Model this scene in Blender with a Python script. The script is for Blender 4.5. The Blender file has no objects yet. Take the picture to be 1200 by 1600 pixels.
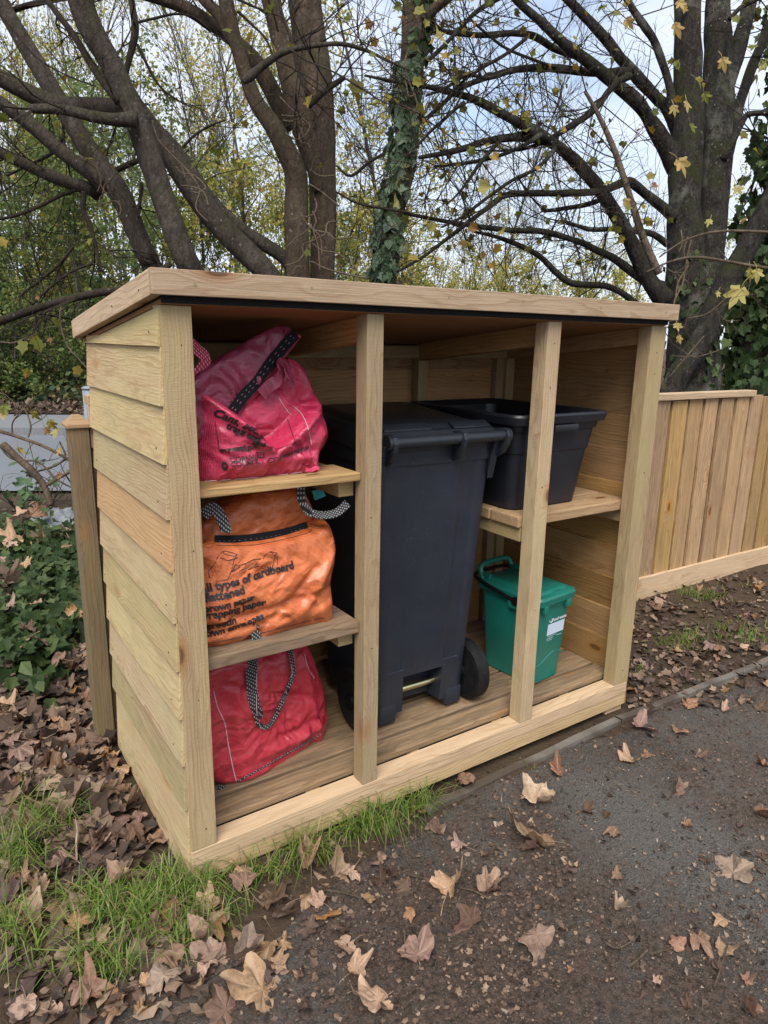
import bpy, bmesh, math, random
from mathutils import Vector, Matrix, noise
from mathutils.bvhtree import BVHTree
R = math.radians
sc = bpy.context.scene
col = sc.collection

# ------------------------------------------------------------------ camera
CAM = Vector((-0.42588, -1.45885, 1.23427))
ROT = (1.327973, -0.016738, -0.587935)
F = 1077.605
cam_d = bpy.data.cameras.new('camera')
cam = bpy.data.objects.new('camera', cam_d); col.objects.link(cam)
cam.location = CAM; cam.rotation_euler = ROT
cam_d.sensor_fit = 'HORIZONTAL'; cam_d.sensor_width = 36.0; cam_d.lens = 36.0 * F / 1200.0
cam_d.clip_start = 0.02; cam_d.clip_end = 2000
sc.camera = cam

# ------------------------------------------------------------------ sky and sun
SUN_EL, SUN_AZ = 54.0, 222.0          # compass style: light comes from behind and left of the camera
w = bpy.data.worlds.new('World'); sc.world = w; w.use_nodes = True
nt = w.node_tree; nt.nodes.clear()
out = nt.nodes.new('ShaderNodeOutputWorld'); bg = nt.nodes.new('ShaderNodeBackground')
sky = nt.nodes.new('ShaderNodeTexSky'); sky.sky_type = 'NISHITA'; sky.sun_disc = False
sky.sun_elevation = R(SUN_EL); sky.sun_rotation = R(SUN_AZ); sky.air_density = 1.0; sky.dust_density = 1.5; sky.ozone_density = 1.0
tc = nt.nodes.new('ShaderNodeTexCoord'); mp = nt.nodes.new('ShaderNodeMapping'); mp.inputs['Scale'].default_value = (1, 1, 2.6)
nz = nt.nodes.new('ShaderNodeTexNoise'); nz.inputs['Scale'].default_value = 2.2; nz.inputs['Detail'].default_value = 8; nz.inputs['Roughness'].default_value = .55
rp = nt.nodes.new('ShaderNodeValToRGB'); rp.color_ramp.elements[0].position = .18; rp.color_ramp.elements[1].position = .50
mx = nt.nodes.new('ShaderNodeMix'); mx.data_type = 'RGBA'; mx.inputs[7].default_value = (4.1, 4.45, 5.0, 1)
nt.links.new(tc.outputs['Generated'], mp.inputs[0]); nt.links.new(mp.outputs[0], nz.inputs['Vector'])
nt.links.new(nz.outputs['Fac'], rp.inputs[0]); nt.links.new(rp.outputs[0], mx.inputs[0])
nt.links.new(sky.outputs[0], mx.inputs[6]); nt.links.new(mx.outputs[2], bg.inputs[0])
bg.inputs[1].default_value = 0.1; nt.links.new(bg.outputs[0], out.inputs[0])
sun_d = bpy.data.lights.new('sun', 'SUN'); sun_d.energy = 2.0; sun_d.angle = R(38); sun_d.color = (1, .955, .89)
sun = bpy.data.objects.new('sun', sun_d); col.objects.link(sun)
az = R(SUN_AZ); sdir = Vector((math.sin(az) * math.cos(R(SUN_EL)), math.cos(az) * math.cos(R(SUN_EL)), math.sin(R(SUN_EL))))
sun.rotation_euler = sdir.to_track_quat('Z', 'Y').to_euler()
sc.view_settings.view_transform = 'Standard'; sc.view_settings.look = 'None'
sc.view_settings.exposure = 1.22; sc.view_settings.gamma = 1

# ------------------------------------------------------------------ helpers
rng = random.Random(7)
ROTM = Matrix.Rotation(ROT[2], 3, 'Z') @ Matrix.Rotation(ROT[1], 3, 'Y') @ Matrix.Rotation(ROT[0], 3, 'X')
RIGHT, UP, FWD = ROTM @ Vector((1, 0, 0)), ROTM @ Vector((0, 1, 0)), ROTM @ Vector((0, 0, -1))
def ray(u, v): return FWD + RIGHT * ((u - 600) / F) + UP * ((800 - v) / F)
def P(u, v, d): return CAM + ray(u, v) * d                 # a point at distance d along the view axis
def on_z(u, v, z): r = ray(u, v); return CAM + r * ((z - CAM.z) / r.z)
def on_y(u, v, a, b=0.0):                                     # plane y = a + b x
    r = ray(u, v); t = (a + b * CAM.x - CAM.y) / (r.y - b * r.x); return CAM + r * t
def sm(a, b, x): t = min(1, max(0, (x - a) / (b - a))); return t * t * (3 - 2 * t)
def N(x, y, z=0): return noise.noise((x, y, z))

WM = {}
def place(o, parent=None, m=None):
    col.objects.link(o)
    m = m or Matrix.Identity(4)
    o.matrix_basis = m; WM[o] = m
    if parent is not None:
        o.parent = parent; o.matrix_parent_inverse = WM[parent].inverted()
    return o
def tag(o, label=None, cat=None, group=None, kind=None):
    if label: o['label'] = label
    if cat: o['category'] = cat
    if group: o['group'] = group
    if kind: o['kind'] = kind
    return o
def empty(name, loc, label=None, cat=None, group=None, rz=0):
    o = bpy.data.objects.new(name, None); o.empty_display_size = .1
    place(o, None, Matrix.Translation(loc) @ Matrix.Rotation(rz, 4, 'Z'))
    return tag(o, label, cat, group)
class MB:
    def __init__(s): s.v = []; s.f = []; s.m = []
    def add(s, vs, fs, mi=0):
        b = len(s.v); s.v.extend(vs); s.f.extend([tuple(i + b for i in f) for f in fs]); s.m.extend([mi] * len(fs))
    def box(s, x0, x1, y0, y1, z0, z1, mi=0):
        s.add([(x0,y0,z0),(x1,y0,z0),(x1,y1,z0),(x0,y1,z0),(x0,y0,z1),(x1,y0,z1),(x1,y1,z1),(x0,y1,z1)],
              [(0,3,2,1),(4,5,6,7),(0,1,5,4),(1,2,6,5),(2,3,7,6),(3,0,4,7)], mi)
    def tube(s, pts, rad, n=6, mi=0, cap=True, wob=0.0, seed=0.0, flat=None):
        pts = [Vector(p) for p in pts]; k = len(pts)
        if not isinstance(rad, (list, tuple)): rad = [rad] * k
        t0 = (pts[1] - pts[0]).normalized()
        a = t0.orthogonal().normalized(); vs = []
        for i, p in enumerate(pts):
            t = (pts[min(i + 1, k - 1)] - pts[max(i - 1, 0)])
            if t.length < 1e-9: t = t0
            t.normalize(); a = (a - t * a.dot(t)); a.normalize(); b = t.cross(a)
            for j in range(n):
                q = 2 * math.pi * j / n; r = rad[i]
                dr = a * math.cos(q) + b * math.sin(q)
                if wob:
                    e = p + dr * r
                    r *= 1 + wob * (noise.noise((e.x * 7 + seed, e.y * 7, e.z * 3.5)) + .5 * noise.noise((e.x * 20, e.y * 20 + seed, e.z * 8)))
                vs.append(p + dr * r)
        fs = [(i*n+j, i*n+(j+1)%n, (i+1)*n+(j+1)%n, (i+1)*n+j) for i in range(k - 1) for j in range(n)]
        if cap: fs += [tuple(range(n - 1, -1, -1)), tuple((k-1)*n + j for j in range(n))]
        s.add(vs, fs, mi)
    def build(s, name, mats, parent=None, m=None, smooth=False, bevel=0.0):
        me = bpy.data.meshes.new(name)
        me.from_pydata([tuple(v) for v in s.v], [], s.f)
        if not isinstance(mats, (list, tuple)): mats = [mats]
        for q in mats: me.materials.append(q)
        me.polygons.foreach_set('material_index', s.m)
        if smooth: me.polygons.foreach_set('use_smooth', [True] * len(s.f))
        if bevel:
            bm = bmesh.new(); bm.from_mesh(me)
            bmesh.ops.bevel(bm, geom=bm.edges[:], offset=bevel, segments=2, profile=.6, affect='EDGES')
            bm.to_mesh(me); bm.free()
        me.update()
        return place(bpy.data.objects.new(name, me), parent, m)
def smooth_path(pts, n=4):
    """Catmull-Rom through rows of numbers."""
    o = []; k = len(pts)
    for i in range(k - 1):
        p0, p1, p2, p3 = pts[max(i-1,0)], pts[i], pts[i+1], pts[min(i+2,k-1)]
        for j in range(n):
            t = j / n
            o.append([.5*(2*b + (c-a)*t + (2*a-5*b+4*c-d)*t*t + (3*b-a-3*c+d)*t**3) for a, b, c, d in zip(p0, p1, p2, p3)])
    o.append(list(pts[-1])); return o

# ------------------------------------------------------------------ materials
class NB:
    def __init__(s, name):
        s.mat = bpy.data.materials.new(name); s.mat.use_nodes = True; s.nt = s.mat.node_tree; s.nt.nodes.clear()
        s.out = s.nt.nodes.new('ShaderNodeOutputMaterial'); s.bs = s.nt.nodes.new('ShaderNodeBsdfPrincipled')
        s.nt.links.new(s.bs.outputs[0], s.out.inputs[0])
    def n(s, t, **k):
        x = s.nt.nodes.new('ShaderNode' + t)
        for a, b in k.items(): setattr(x, a, b)
        return x
    def l(s, a, b): s.nt.links.new(a, b)
    def coord(s, kind='Object', scale=(1,1,1), offset=None):
        t = s.n('TexCoord'); m = s.n('Mapping'); m.inputs['Scale'].default_value = scale
        s.l(t.outputs[kind], m.inputs[0])
        if offset is not None: s.l(offset, m.inputs['Location'])
        return m.outputs[0]
    def noise(s, vec, scale, detail=4, rough=.55, dist=0):
        x = s.n('TexNoise'); x.inputs['Scale'].default_value = scale; x.inputs['Detail'].default_value = detail
        x.inputs['Roughness'].default_value = rough; x.inputs['Distortion'].default_value = dist
        s.l(vec, x.inputs['Vector']); return x.outputs['Fac']
    def voro(s, vec, scale, feature='F1', out='Distance'):
        x = s.n('TexVoronoi', feature=feature); x.inputs['Scale'].default_value = scale; s.l(vec, x.inputs['Vector']); return x.outputs[out]
    def ramp(s, fac, stops, interp='LINEAR'):
        x = s.n('ValToRGB'); cr = x.color_ramp; cr.interpolation = interp
        while len(cr.elements) < len(stops): cr.elements.new(.5)
        for e, (p, c) in zip(cr.elements, stops):
            e.position = p; e.color = (c, c, c, 1) if isinstance(c, (int, float)) else (*c, 1)
        s.l(fac, x.inputs[0]); return x.outputs[0]
    def math(s, op, a, b=None, c=None):
        x = s.n('Math', operation=op)
        for i, q in enumerate((a, b, c)):
            if q is None: continue
            if isinstance(q, (int, float)): x.inputs[i].default_value = q
            else: s.l(q, x.inputs[i])
        return x.outputs[0]
    def mix(s, fac, a, b, blend='MIX'):
        x = s.n('Mix', data_type='RGBA', blend_type=blend)
        for i, q in ((0, fac), (6, a), (7, b)):
            if isinstance(q, (int, float)): x.inputs[i].default_value = q
            elif isinstance(q, tuple): x.inputs[i].default_value = (*q, 1)
            else: s.l(q, x.inputs[i])
        return x.outputs[2]
    def bump(s, h, strength=.3, dist=.01):
        x = s.n('Bump'); x.inputs['Strength'].default_value = strength; x.inputs['Distance'].default_value = dist
        s.l(h, x.inputs['Height']); s.l(x.outputs[0], s.bs.inputs['Normal'])
    def base(s, c):
        if isinstance(c, tuple): s.bs.inputs['Base Color'].default_value = (*c, 1)
        else: s.l(c, s.bs.inputs['Base Color'])
        return s
    def set(s, **k):
        for a, b in k.items():
            i = s.bs.inputs[a.replace('_', ' ')]
            if isinstance(b, (int, float, tuple)): i.default_value = b
            else: s.l(b, i)
        return s.mat
    def translucent(s, col_, f=.35):
        t = s.n('BsdfTranslucent'); m = s.n('MixShader'); m.inputs[0].default_value = f
        if isinstance(col_, tuple): t.inputs[0].default_value = (*col_, 1)
        else: s.l(col_, t.inputs[0])
        s.l(s.bs.outputs[0], m.inputs[1]); s.l(t.outputs[0], m.inputs[2]); s.l(m.outputs[0], s.out.inputs[0])

def wood(name, light, dark, green=.25, rough_sawn=.35, knot=(.085, .035, .012), grain=95, weather=0.0):
    """Softwood board: local X runs along the board. Growth rings round a pith line under the board, knots, sawn texture."""
    b = NB(name)
    oi = b.n('ObjectInfo'); rnd = oi.outputs['Random']
    cx = b.n('CombineXYZ'); b.l(b.math('MULTIPLY', rnd, 37.0), cx.inputs[0]); b.l(b.math('MULTIPLY', rnd, 0.13), cx.inputs[1]); b.l(b.math('MULTIPLY', rnd, 11.0), cx.inputs[2])
    t = b.n('TexCoord'); ob = t.outputs['Object']
    add = b.n('VectorMath', operation='ADD'); b.l(ob, add.inputs[0]); b.l(cx.outputs[0], add.inputs[1]); p = add.outputs[0]
    def mp(vec, sc_):
        m = b.n('Mapping'); m.inputs['Scale'].default_value = sc_; b.l(vec, m.inputs[0]); return m.outputs[0]
    # knots: sparse cells, ring centre pushes the grain round it
    kv = b.n('TexVoronoi', feature='F1'); kv.inputs['Scale'].default_value = 1.0; kv.inputs['Randomness'].default_value = 1
    b.l(mp(p, (3.4, 8.5, 8.5)), kv.inputs['Vector']); kd = kv.outputs['Distance']
    sep = b.n('SeparateColor'); b.l(kv.outputs['Color'], sep.inputs[0])
    has = b.math('GREATER_THAN', sep.outputs[0], .36)
    infl = b.math('MULTIPLY', has, b.ramp(kd, [(0, 1), (.34, 0)], 'EASE'))
    warp = b.noise(mp(p, (2.2, 9, 9)), 1.0, 3)
    sp = b.n('SeparateXYZ'); b.l(ob, sp.inputs[0])
    yy = b.math('ADD', sp.outputs[1], b.math('MULTIPLY', b.math('SUBTRACT', rnd, .5), .16))
    zz = b.math('ADD', sp.outputs[2], b.math('ADD', .035, b.math('MULTIPLY', rnd, .05)))
    rr = b.math('SQRT', b.math('ADD', b.math('MULTIPLY', yy, yy), b.math('MULTIPLY', zz, zz)))
    rr = b.math('ADD', rr, b.math('MULTIPLY', b.math('SUBTRACT', warp, .5), .085))
    rr = b.math('ADD', rr, b.math('MULTIPLY', infl, .035))
    rr2 = b.math('ADD', rr, b.math('MULTIPLY', b.noise(mp(p, (5, 40, 40)), 1.0, 3), .006))
    rw = b.math('ADD', rr2, b.math('MULTIPLY', b.noise(mp(p, (.4, 30, 30)), 1.0, 2), .02))
    ring = b.math('FRACT', b.math('MULTIPLY', rw, float(grain)))
    ring = b.ramp(ring, [(0, 0), (.55, .2), (.86, 1), (1, 0)])
    ring = b.math('MULTIPLY', ring, b.ramp(b.noise(mp(p, (1.0, 14, 14)), 1.0, 3), [(.32, .3), (.55, 1)]))
    fine = b.noise(mp(p, (6, 260, 260)), 1.0, 3, .7)
    broad = b.noise(mp(p, (1.3, 7, 7)), 1.0, 4, .6)
    c = b.mix(b.math('MULTIPLY', ring, .95), light, dark)
    c = b.mix(b.math('MULTIPLY', b.ramp(fine, [(.38, 0), (.68, 1)]), .55), c, dark)
    gcol = tuple(x * y for x, y in zip(light, (.86, .93, .80)))
    c = b.mix(b.math('MULTIPLY', b.ramp(broad, [(.38, 0), (.62, 1)]), green * 2.2), c, gcol)
    dk = b.ramp(broad, [(.25, 1), (.42, 0)])
    c = b.mix(b.math('MULTIPLY', dk, .30 + weather * .4), c, dark)
    if weather:
        st = b.noise(mp(p, (3.5, 45, 45)), 1.0, 6, .75)
        c = b.mix(b.math('MULTIPLY', b.ramp(st, [(.42, 0), (.66, 1)]), weather), c, (.11, .085, .06))
    km = b.math('MULTIPLY', has, b.ramp(kd, [(.02, .75), (.075, .9), (.095, .5), (.11, 0)]))
    c = b.mix(b.math('MULTIPLY', km, .95), c, knot)
    halo = b.math('MULTIPLY', has, b.ramp(kd, [(.06, .0), (.11, .6), (.22, 0)]))
    c = b.mix(halo, c, (.33, .17, .065))
    hsv = b.n('HueSaturation'); b.l(c, hsv.inputs['Color'])
    b.l(b.math('ADD', .80, b.math('MULTIPLY', rnd, .36)), hsv.inputs['Value'])
    r2 = b.math('FRACT', b.math('MULTIPLY', rnd, 17.3))
    b.l(b.math('ADD', 1.0, b.math('MULTIPLY', r2, .22)), hsv.inputs['Saturation'])
    b.l(b.math('ADD', .488, b.math('MULTIPLY', r2, .012)), hsv.inputs['Hue'])
    b.base(hsv.outputs[0])
    saw = b.noise(mp(p, (420, 90, 90)), 1.0, 2, .6)
    grime = b.noise(mp(p, (5, 16, 16)), 1.0, 6, .7)
    c2 = b.mix(b.math('MULTIPLY', b.ramp(grime, [(.46, 0), (.72, 1)]), .30), hsv.outputs[0], tuple(x * .55 for x in dark)); b.base(c2)
    h = b.math('ADD', b.math('MULTIPLY', saw, rough_sawn), b.math('ADD', b.math('MULTIPLY', fine, .8), b.math('MULTIPLY', ring, .25)))
    b.bump(h, .45, .003)
    return b.set(Roughness=.78, Specular_IOR_Level=.25)
W_CLAD = wood('pine cladding', (.52, .42, .275), (.33, .225, .125), .30, .7)
W_POST = wood('sawn pine post', (.445, .345, .215), (.285, .20, .11), .32, .6, grain=120)
W_TRIM = wood('pale pine trim', (.53, .41, .275), (.36, .25, .145), .06, .4, grain=80)
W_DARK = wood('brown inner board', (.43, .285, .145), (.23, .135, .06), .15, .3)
W_FLOOR = wood('worn floor board', (.33, .24, .15), (.18, .12, .07), .10, .6, weather=.9)
W_SHELF = wood('shelf board', (.47, .335, .185), (.30, .19, .095), .08, .6, weather=.25)
W_FENCE = wood('fence board', (.47, .33, .185), (.25, .16, .08), .05, .6, weather=.35)
W_ORNG = wood('fresh orange board', (.56, .405, .255), (.42, .255, .125), .05, .3, grain=80)
W_OLD = wood('old fence post', (.23, .175, .11), (.12, .085, .05), .4, .5, weather=.5)
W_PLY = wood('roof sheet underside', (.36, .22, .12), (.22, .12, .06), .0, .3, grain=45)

def simple(name, colr, rough=.5, spec=.5, metal=0.0, nscale=0, namp=.15, bump=0, bscale=300, dirt=None):
    b = NB(name); v = b.coord()
    c = colr
    if nscale:
        c = b.mix(b.ramp(b.noise(v, nscale, 6, .65), [(.3, 0), (.7, 1)]), tuple(x * (1 - namp) for x in colr), tuple(min(1, x * (1 + namp)) for x in colr))
    if dirt:
        m = b.ramp(b.noise(v, 170, 3, .6), [(.66, 0), (.72, 1)]); m2 = b.ramp(b.noise(v, 9, 5, .7), [(.45, .04), (.75, .3)])
        c = b.mix(b.math('MULTIPLY', m2, .55), c, dirt); c = b.mix(b.math('MULTIPLY', m, .4), c, tuple(min(1, x * 3) for x in dirt))
    b.base(c)
    if bump: b.bump(b.noise(v, bscale, 3), bump, .002)
    return b.set(Roughness=rough, Specular_IOR_Level=spec, Metallic=metal)
M_BIN = simple('dark blue grey plastic', (.0145, .0185, .029), .42, .5, nscale=6, bump=.12, bscale=700, dirt=(.055, .058, .062))
M_LID = simple('dark lid plastic', (.013, .017, .024), .40, .5, nscale=6, bump=.12, bscale=700, dirt=(.06, .06, .06))
M_CRATE = simple('black crate plastic', (.0095, .011, .017), .42, .5, nscale=8, bump=.1, bscale=500, dirt=(.04, .042, .048))
M_BLACK = simple('black plastic', (.008, .008, .010), .28, .5)
M_RUBBER = simple('wheel rubber', (.010, .010, .011), .55, .2, nscale=60, namp=.5, bump=.3, bscale=180, dirt=(.03, .029, .027))
M_GREEN = simple('green caddy plastic', (.010, .165, .125), .36, .5, nscale=4, bump=.06, bscale=600, dirt=(.05, .2, .15))
M_ZINC = simple('zinc plated steel', (.62, .57, .33), .3, .5, 1.0, nscale=30)
M_SCREW = simple('brass screw', (.45, .36, .2), .35, .5, 1.0)
M_NAIL = simple('nail hole', (.05, .04, .03), .7)
M_FELT = simple('roofing felt', (.016, .016, .017), .95, .2, nscale=300, namp=.8, bump=.9, bscale=500)
M_WHITE = simple('white print', (.72, .76, .80), .5)
M_PANEL = simple('pale label panel', (.55, .64, .76), .5)
M_INK = simple('black ink', (.018, .013, .014), .5)
M_STITCH = simple('white stitching', (.60, .42, .44), .7)
M_VELCRO = simple('black velcro', (.010, .010, .013), .95, .2, bump=.6, bscale=900)
M_POLE = simple('grey painted steel', (.22, .25, .29), .4, .5, nscale=10)
M_LAMP = simple('galvanised lamp post', (.27, .30, .33), .5, .5, nscale=10)
M_LENS = simple('lamp lens', (.7, .72, .72), .2)
M_FOIL = simple('silver plastic film', (.17, .18, .195), .38, .4, nscale=40, namp=.35)
M_TEAL = simple('teal printed card', (.02, .33, .34), .5, nscale=30, namp=.3)

def bag_mat(name, colr, dark):
    b = NB(name); v = b.coord()
    n1 = b.noise(v, 16, 7, .7, .6); n2 = b.voro(v, 26, 'DISTANCE_TO_EDGE'); cr = b.noise(v, 60, 5, .75, 1.2)
    c = b.mix(b.ramp(n1, [(.3, 0), (.7, 1)]), dark, colr)
    c = b.mix(b.math('MULTIPLY', b.ramp(cr, [(.60, 0), (.72, 1)]), .22), c, tuple(min(1, x * .6 + .35) for x in colr))
    b.base(c)
    w1 = b.n('TexWave', bands_direction='X'); w1.inputs['Scale'].default_value = 105; b.l(v, w1.inputs[0])
    w2 = b.n('TexWave', bands_direction='Z'); w2.inputs['Scale'].default_value = 105; b.l(v, w2.inputs[0])
    weave = b.math('MULTIPLY', w1.outputs['Fac'], w2.outputs['Fac'])
    nv = b.n('TexNoise'); nv.inputs['Scale'].default_value = 7; nv.inputs['Detail'].default_value = 3; b.l(v, nv.inputs['Vector'])
    wv = b.n('VectorMath', operation='MULTIPLY_ADD'); b.l(nv.outputs['Color'], wv.inputs[0]); wv.inputs[1].default_value = (.11, .11, .11); b.l(v, wv.inputs[2])
    tot = b.math('MULTIPLY', weave, .16)                       # sharp straight creases in several directions, each in its own patches
    for k_, (ax_, ay_, az_, sc_, amp) in enumerate(((.3, .2, .5, 3.1, 1.0), (1.2, -.4, 1.9, 4.3, .9), (-.6, .5, 2.7, 5.2, .8), (.9, .9, .2, 6.9, .6), (-1.1, .3, 1.2, 8.8, .5), (.2, -1.0, 2.2, 12, .35))):
        mpp = b.n('Mapping'); mpp.inputs['Rotation'].default_value = (ax_, ay_, az_); mpp.inputs['Location'].default_value = (k_ * 3.1, k_, 0); b.l(wv.outputs[0], mpp.inputs[0])
        wt = b.n('TexWave', bands_direction='X', wave_profile='TRI'); wt.inputs['Scale'].default_value = sc_; wt.inputs['Distortion'].default_value = 2.2; wt.inputs['Detail'].default_value = 1; wt.inputs['Detail Scale'].default_value = .6
        b.l(mpp.outputs[0], wt.inputs[0])
        mk = b.ramp(b.noise(mpp.outputs[0], 6.5, 2), [(.42, 0), (.60, 1)])
        tot = b.math('ADD', tot, b.math('MULTIPLY', b.math('MULTIPLY', wt.outputs['Fac'], mk), amp))
    tot = b.math('ADD', tot, b.math('MULTIPLY', cr, .18))
    b.bump(tot, 1.0, .011)
    return b.set(Roughness=.34, Specular_IOR_Level=.6, Coat_Weight=.55, Coat_Roughness=.24)
M_RED = bag_mat('pink red woven plastic', (.70, .042, .125), (.54, .022, .08))
M_RED2 = bag_mat('deep red woven plastic', (.68, .032, .062), (.52, .018, .042))
M_PLUM = bag_mat('faded inner woven plastic', (.36, .045, .11), (.24, .018, .055))
M_ORANGE = bag_mat('orange woven plastic', (.78, .215, .06), (.62, .125, .03))
def web_mat(name, a, c_):
    b = NB(name); v = b.coord()
    w1 = b.n('TexWave', bands_direction='DIAGONAL'); w1.inputs['Scale'].default_value = 55; w1.inputs['Distortion'].default_value = 1.5; b.l(v, w1.inputs[0])
    w2 = b.n('TexWave', bands_direction='X'); w2.inputs['Scale'].default_value = 60; w2.inputs['Distortion'].default_value = 1; b.l(v, w2.inputs[0])
    m = b.math('MULTIPLY', b.ramp(w1.outputs['Fac'], [(.45, 0), (.7, 1)]), b.ramp(w2.outputs['Fac'], [(.35, 0), (.6, 1)]))
    b.base(b.mix(m, a, c_)); b.bump(m, .5, .002); return b.set(Roughness=.8)
M_WEB = web_mat('black and white webbing', (.012, .012, .014), (.34, .34, .34))
M_WEBR = web_mat('red and white webbing', (.40, .02, .06), (.70, .35, .40))

def bark(name, base, dk, moss=.0, lichen=.4, sc_=1.0):
    b = NB(name); v = b.coord('Object', (1, 1, .45))
    n1 = b.noise(v, 9 * sc_, 8, .7, .4); n2 = b.noise(v, 42 * sc_, 6, .7); n3 = b.noise(v, 2.3, 4)
    c = b.mix(b.ramp(n1, [(.32, 0), (.68, 1)]), dk, base)
    c = b.mix(b.math('MULTIPLY', b.ramp(n2, [(.46, 0), (.62, 1)]), .75), c, dk)
    v2 = b.coord('Object')
    sp = b.voro(v2, 30); spn = b.noise(v2, 5, 3)
    lm = b.math('MULTIPLY', b.ramp(sp, [(.10, 1), (.2, 0)]), b.ramp(spn, [(.5, 0), (.62, 1)]))
    c = b.mix(b.math('MULTIPLY', lm, lichen), c, (.40, .41, .36))
    if sc_ > 2:
        pt = b.noise(v2, 3.2, 7, .72); c = b.mix(b.math('MULTIPLY', b.ramp(pt, [(.55, 0), (.63, 1)]), .55), c, (.19, .185, .155))
    if moss:
        g = b.n('NewGeometry'); s3 = b.n('SeparateXYZ'); b.l(g.outputs['Normal'], s3.inputs[0])
        mm = b.math('ADD', b.noise(v2, 6, 6, .7), b.math('MULTIPLY', s3.outputs[2], .16))
        c = b.mix(b.math('MULTIPLY', b.ramp(mm, [(.52, 0), (.70, 1)]), moss), c, b.mix(n2, (.012, .016, .005), (.072, .078, .02)))
    b.base(c); h = b.math('ADD', n1, b.math('MULTIPLY', n2, .9)); b.bump(h, 1.0, .03)
    return b.set(Roughness=.92, Specular_IOR_Level=.15)
B_GREY = bark('grey brown smooth bark', (.118, .096, .080), (.040, .031, .026), .5, .45, 1.4)
B_WARM = bark('warm brown bark', (.135, .098, .070), (.047, .034, .025), .5, .4, 1.4)
B_MOSS = bark('mossy dark bark', (.080, .071, .061), (.013, .011, .010), .7, .95, 2.6)
B_TWIG = bark('dark twig bark', (.060, .046, .036), (.026, .019, .015), .25, .2)
B_PALE = bark('pale dry vine bark', (.20, .15, .105), (.09, .065, .045), .0, .2)
B_FAR = bark('far sapling bark', (.13, .112, .095), (.06, .05, .043), .3, .1)

def leafmat(name, stops, trans=.35, rough=.55, veins=False, spec=.35):
    b = NB(name); g = b.n('NewGeometry'); rnd = g.outputs['Random Per Island']
    c = b.ramp(rnd, stops); v = b.coord()
    n = b.noise(v, 30, 4); c = b.mix(b.math('MULTIPLY', b.ramp(n, [(.45, 0), (.75, 1)]), .35), c, tuple(x * .45 for x in stops[0][1]))
    b.base(c); b.set(Roughness=rough, Specular_IOR_Level=spec); b.translucent(c, trans); return b.mat
L_AUT = leafmat('autumn sycamore leaves', [(0, (.10, .115, .018)), (.35, (.16, .17, .026)), (.7, (.26, .20, .03)), (.9, (.32, .19, .03)), (1, (.22, .10, .03))])
L_YEL = leafmat('yellow leaves', [(0, (.24, .26, .07)), (.5, (.38, .33, .10)), (1, (.40, .28, .09))])
L_FAR = leafmat('far yellow green leaves', [(0, (.17, .19, .045)), (.4, (.33, .34, .075)), (.75, (.52, .45, .10)), (1, (.55, .38, .10))], .5)
L_FARG = leafmat('far green leaves', [(0, (.055, .10, .036)), (.5, (.14, .20, .06)), (1, (.30, .30, .08))], .5)
L_IVY = leafmat('ivy leaves', [(0, (.016, .032, .009)), (.5, (.034, .060, .018)), (1, (.085, .115, .040))], .15, .55, spec=.18)
L_UNDER = leafmat('undergrowth leaves', [(0, (.018, .042, .016)), (.5, (.045, .082, .028)), (.85, (.09, .12, .035)), (1, (.17, .12, .045))], .3)
L_GRASS = leafmat('grass blades', [(0, (.06, .115, .016)), (.45, (.13, .215, .032)), (.74, (.21, .28, .055)), (.86, (.33, .28, .12)), (1, (.24, .16, .08))], .3, .5)
L_BRAMBLE = leafmat('bramble leaves', [(0, (.04, .085, .03)), (1, (.09, .15, .06))], .25)
L_IVYT = leafmat('trunk ivy leaves', [(0, (.035, .065, .032)), (.5, (.065, .11, .055)), (1, (.14, .20, .11))], .2, .5)
def dryleaf(name, a, b_, back):
    b = NB(name); oi = b.n('ObjectInfo'); v = b.coord()
    n = b.noise(v, 26, 6, .7); fine = b.noise(v, 120, 4)
    c = b.mix(b.ramp(n, [(.3, 0), (.7, 1)]), a, b_)
    c = b.mix(b.math('MULTIPLY', b.ramp(b.noise(v, 8, 4, .6), [(.5, 0), (.66, 1)]), .6), c, tuple(x * .4 for x in a)); c = b.mix(b.math('MULTIPLY', b.ramp(fine, [(.5, 0), (.68, 1)]), .4), c, tuple(x * .35 for x in a))
    at = b.n('Attribute', attribute_name='vein'); c = b.mix(b.math('MULTIPLY', at.outputs['Fac'], .5), c, back)
    h = b.n('HueSaturation'); b.l(c, h.inputs['Color']); b.l(b.math('ADD', .74, b.math('MULTIPLY', oi.outputs['Random'], .62)), h.inputs['Value']); q2 = b.math('FRACT', b.math('MULTIPLY', oi.outputs['Random'], 13.7)); b.l(b.math('ADD', .488, b.math('MULTIPLY', q2, .022)), h.inputs['Hue']); b.l(b.math('ADD', .88, b.math('MULTIPLY', q2, .28)), h.inputs['Saturation'])
    b.base(h.outputs[0]); b.bump(b.math('ADD', n, at.outputs['Fac']), .5, .004)
    b.set(Roughness=.62, Specular_IOR_Level=.35); b.translucent(h.outputs[0], .12); return b.mat
D_TAN = dryleaf('tan dry leaf', (.265, .165, .105), (.39, .255, .17), (.45, .32, .23))
D_BROWN = dryleaf('brown dry leaf', (.15, .085, .058), (.23, .14, .095), (.30, .20, .14))
D_DARK = dryleaf('dark wet leaf', (.075, .045, .034), (.12, .075, .052), (.17, .11, .08))
D_RUST = dryleaf('rust leaf', (.22, .112, .06), (.31, .17, .092), (.37, .245, .155))
D_PALE = dryleaf('pale dry leaf', (.31, .22, .155), (.45, .335, .245), (.48, .37, .27))
L_LITTER = leafmat('leaf litter', [(0, (.028, .019, .015)), (.45, (.085, .054, .038)), (.8, (.17, .112, .076)), (1, (.28, .195, .135))], .05, .7)

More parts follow.
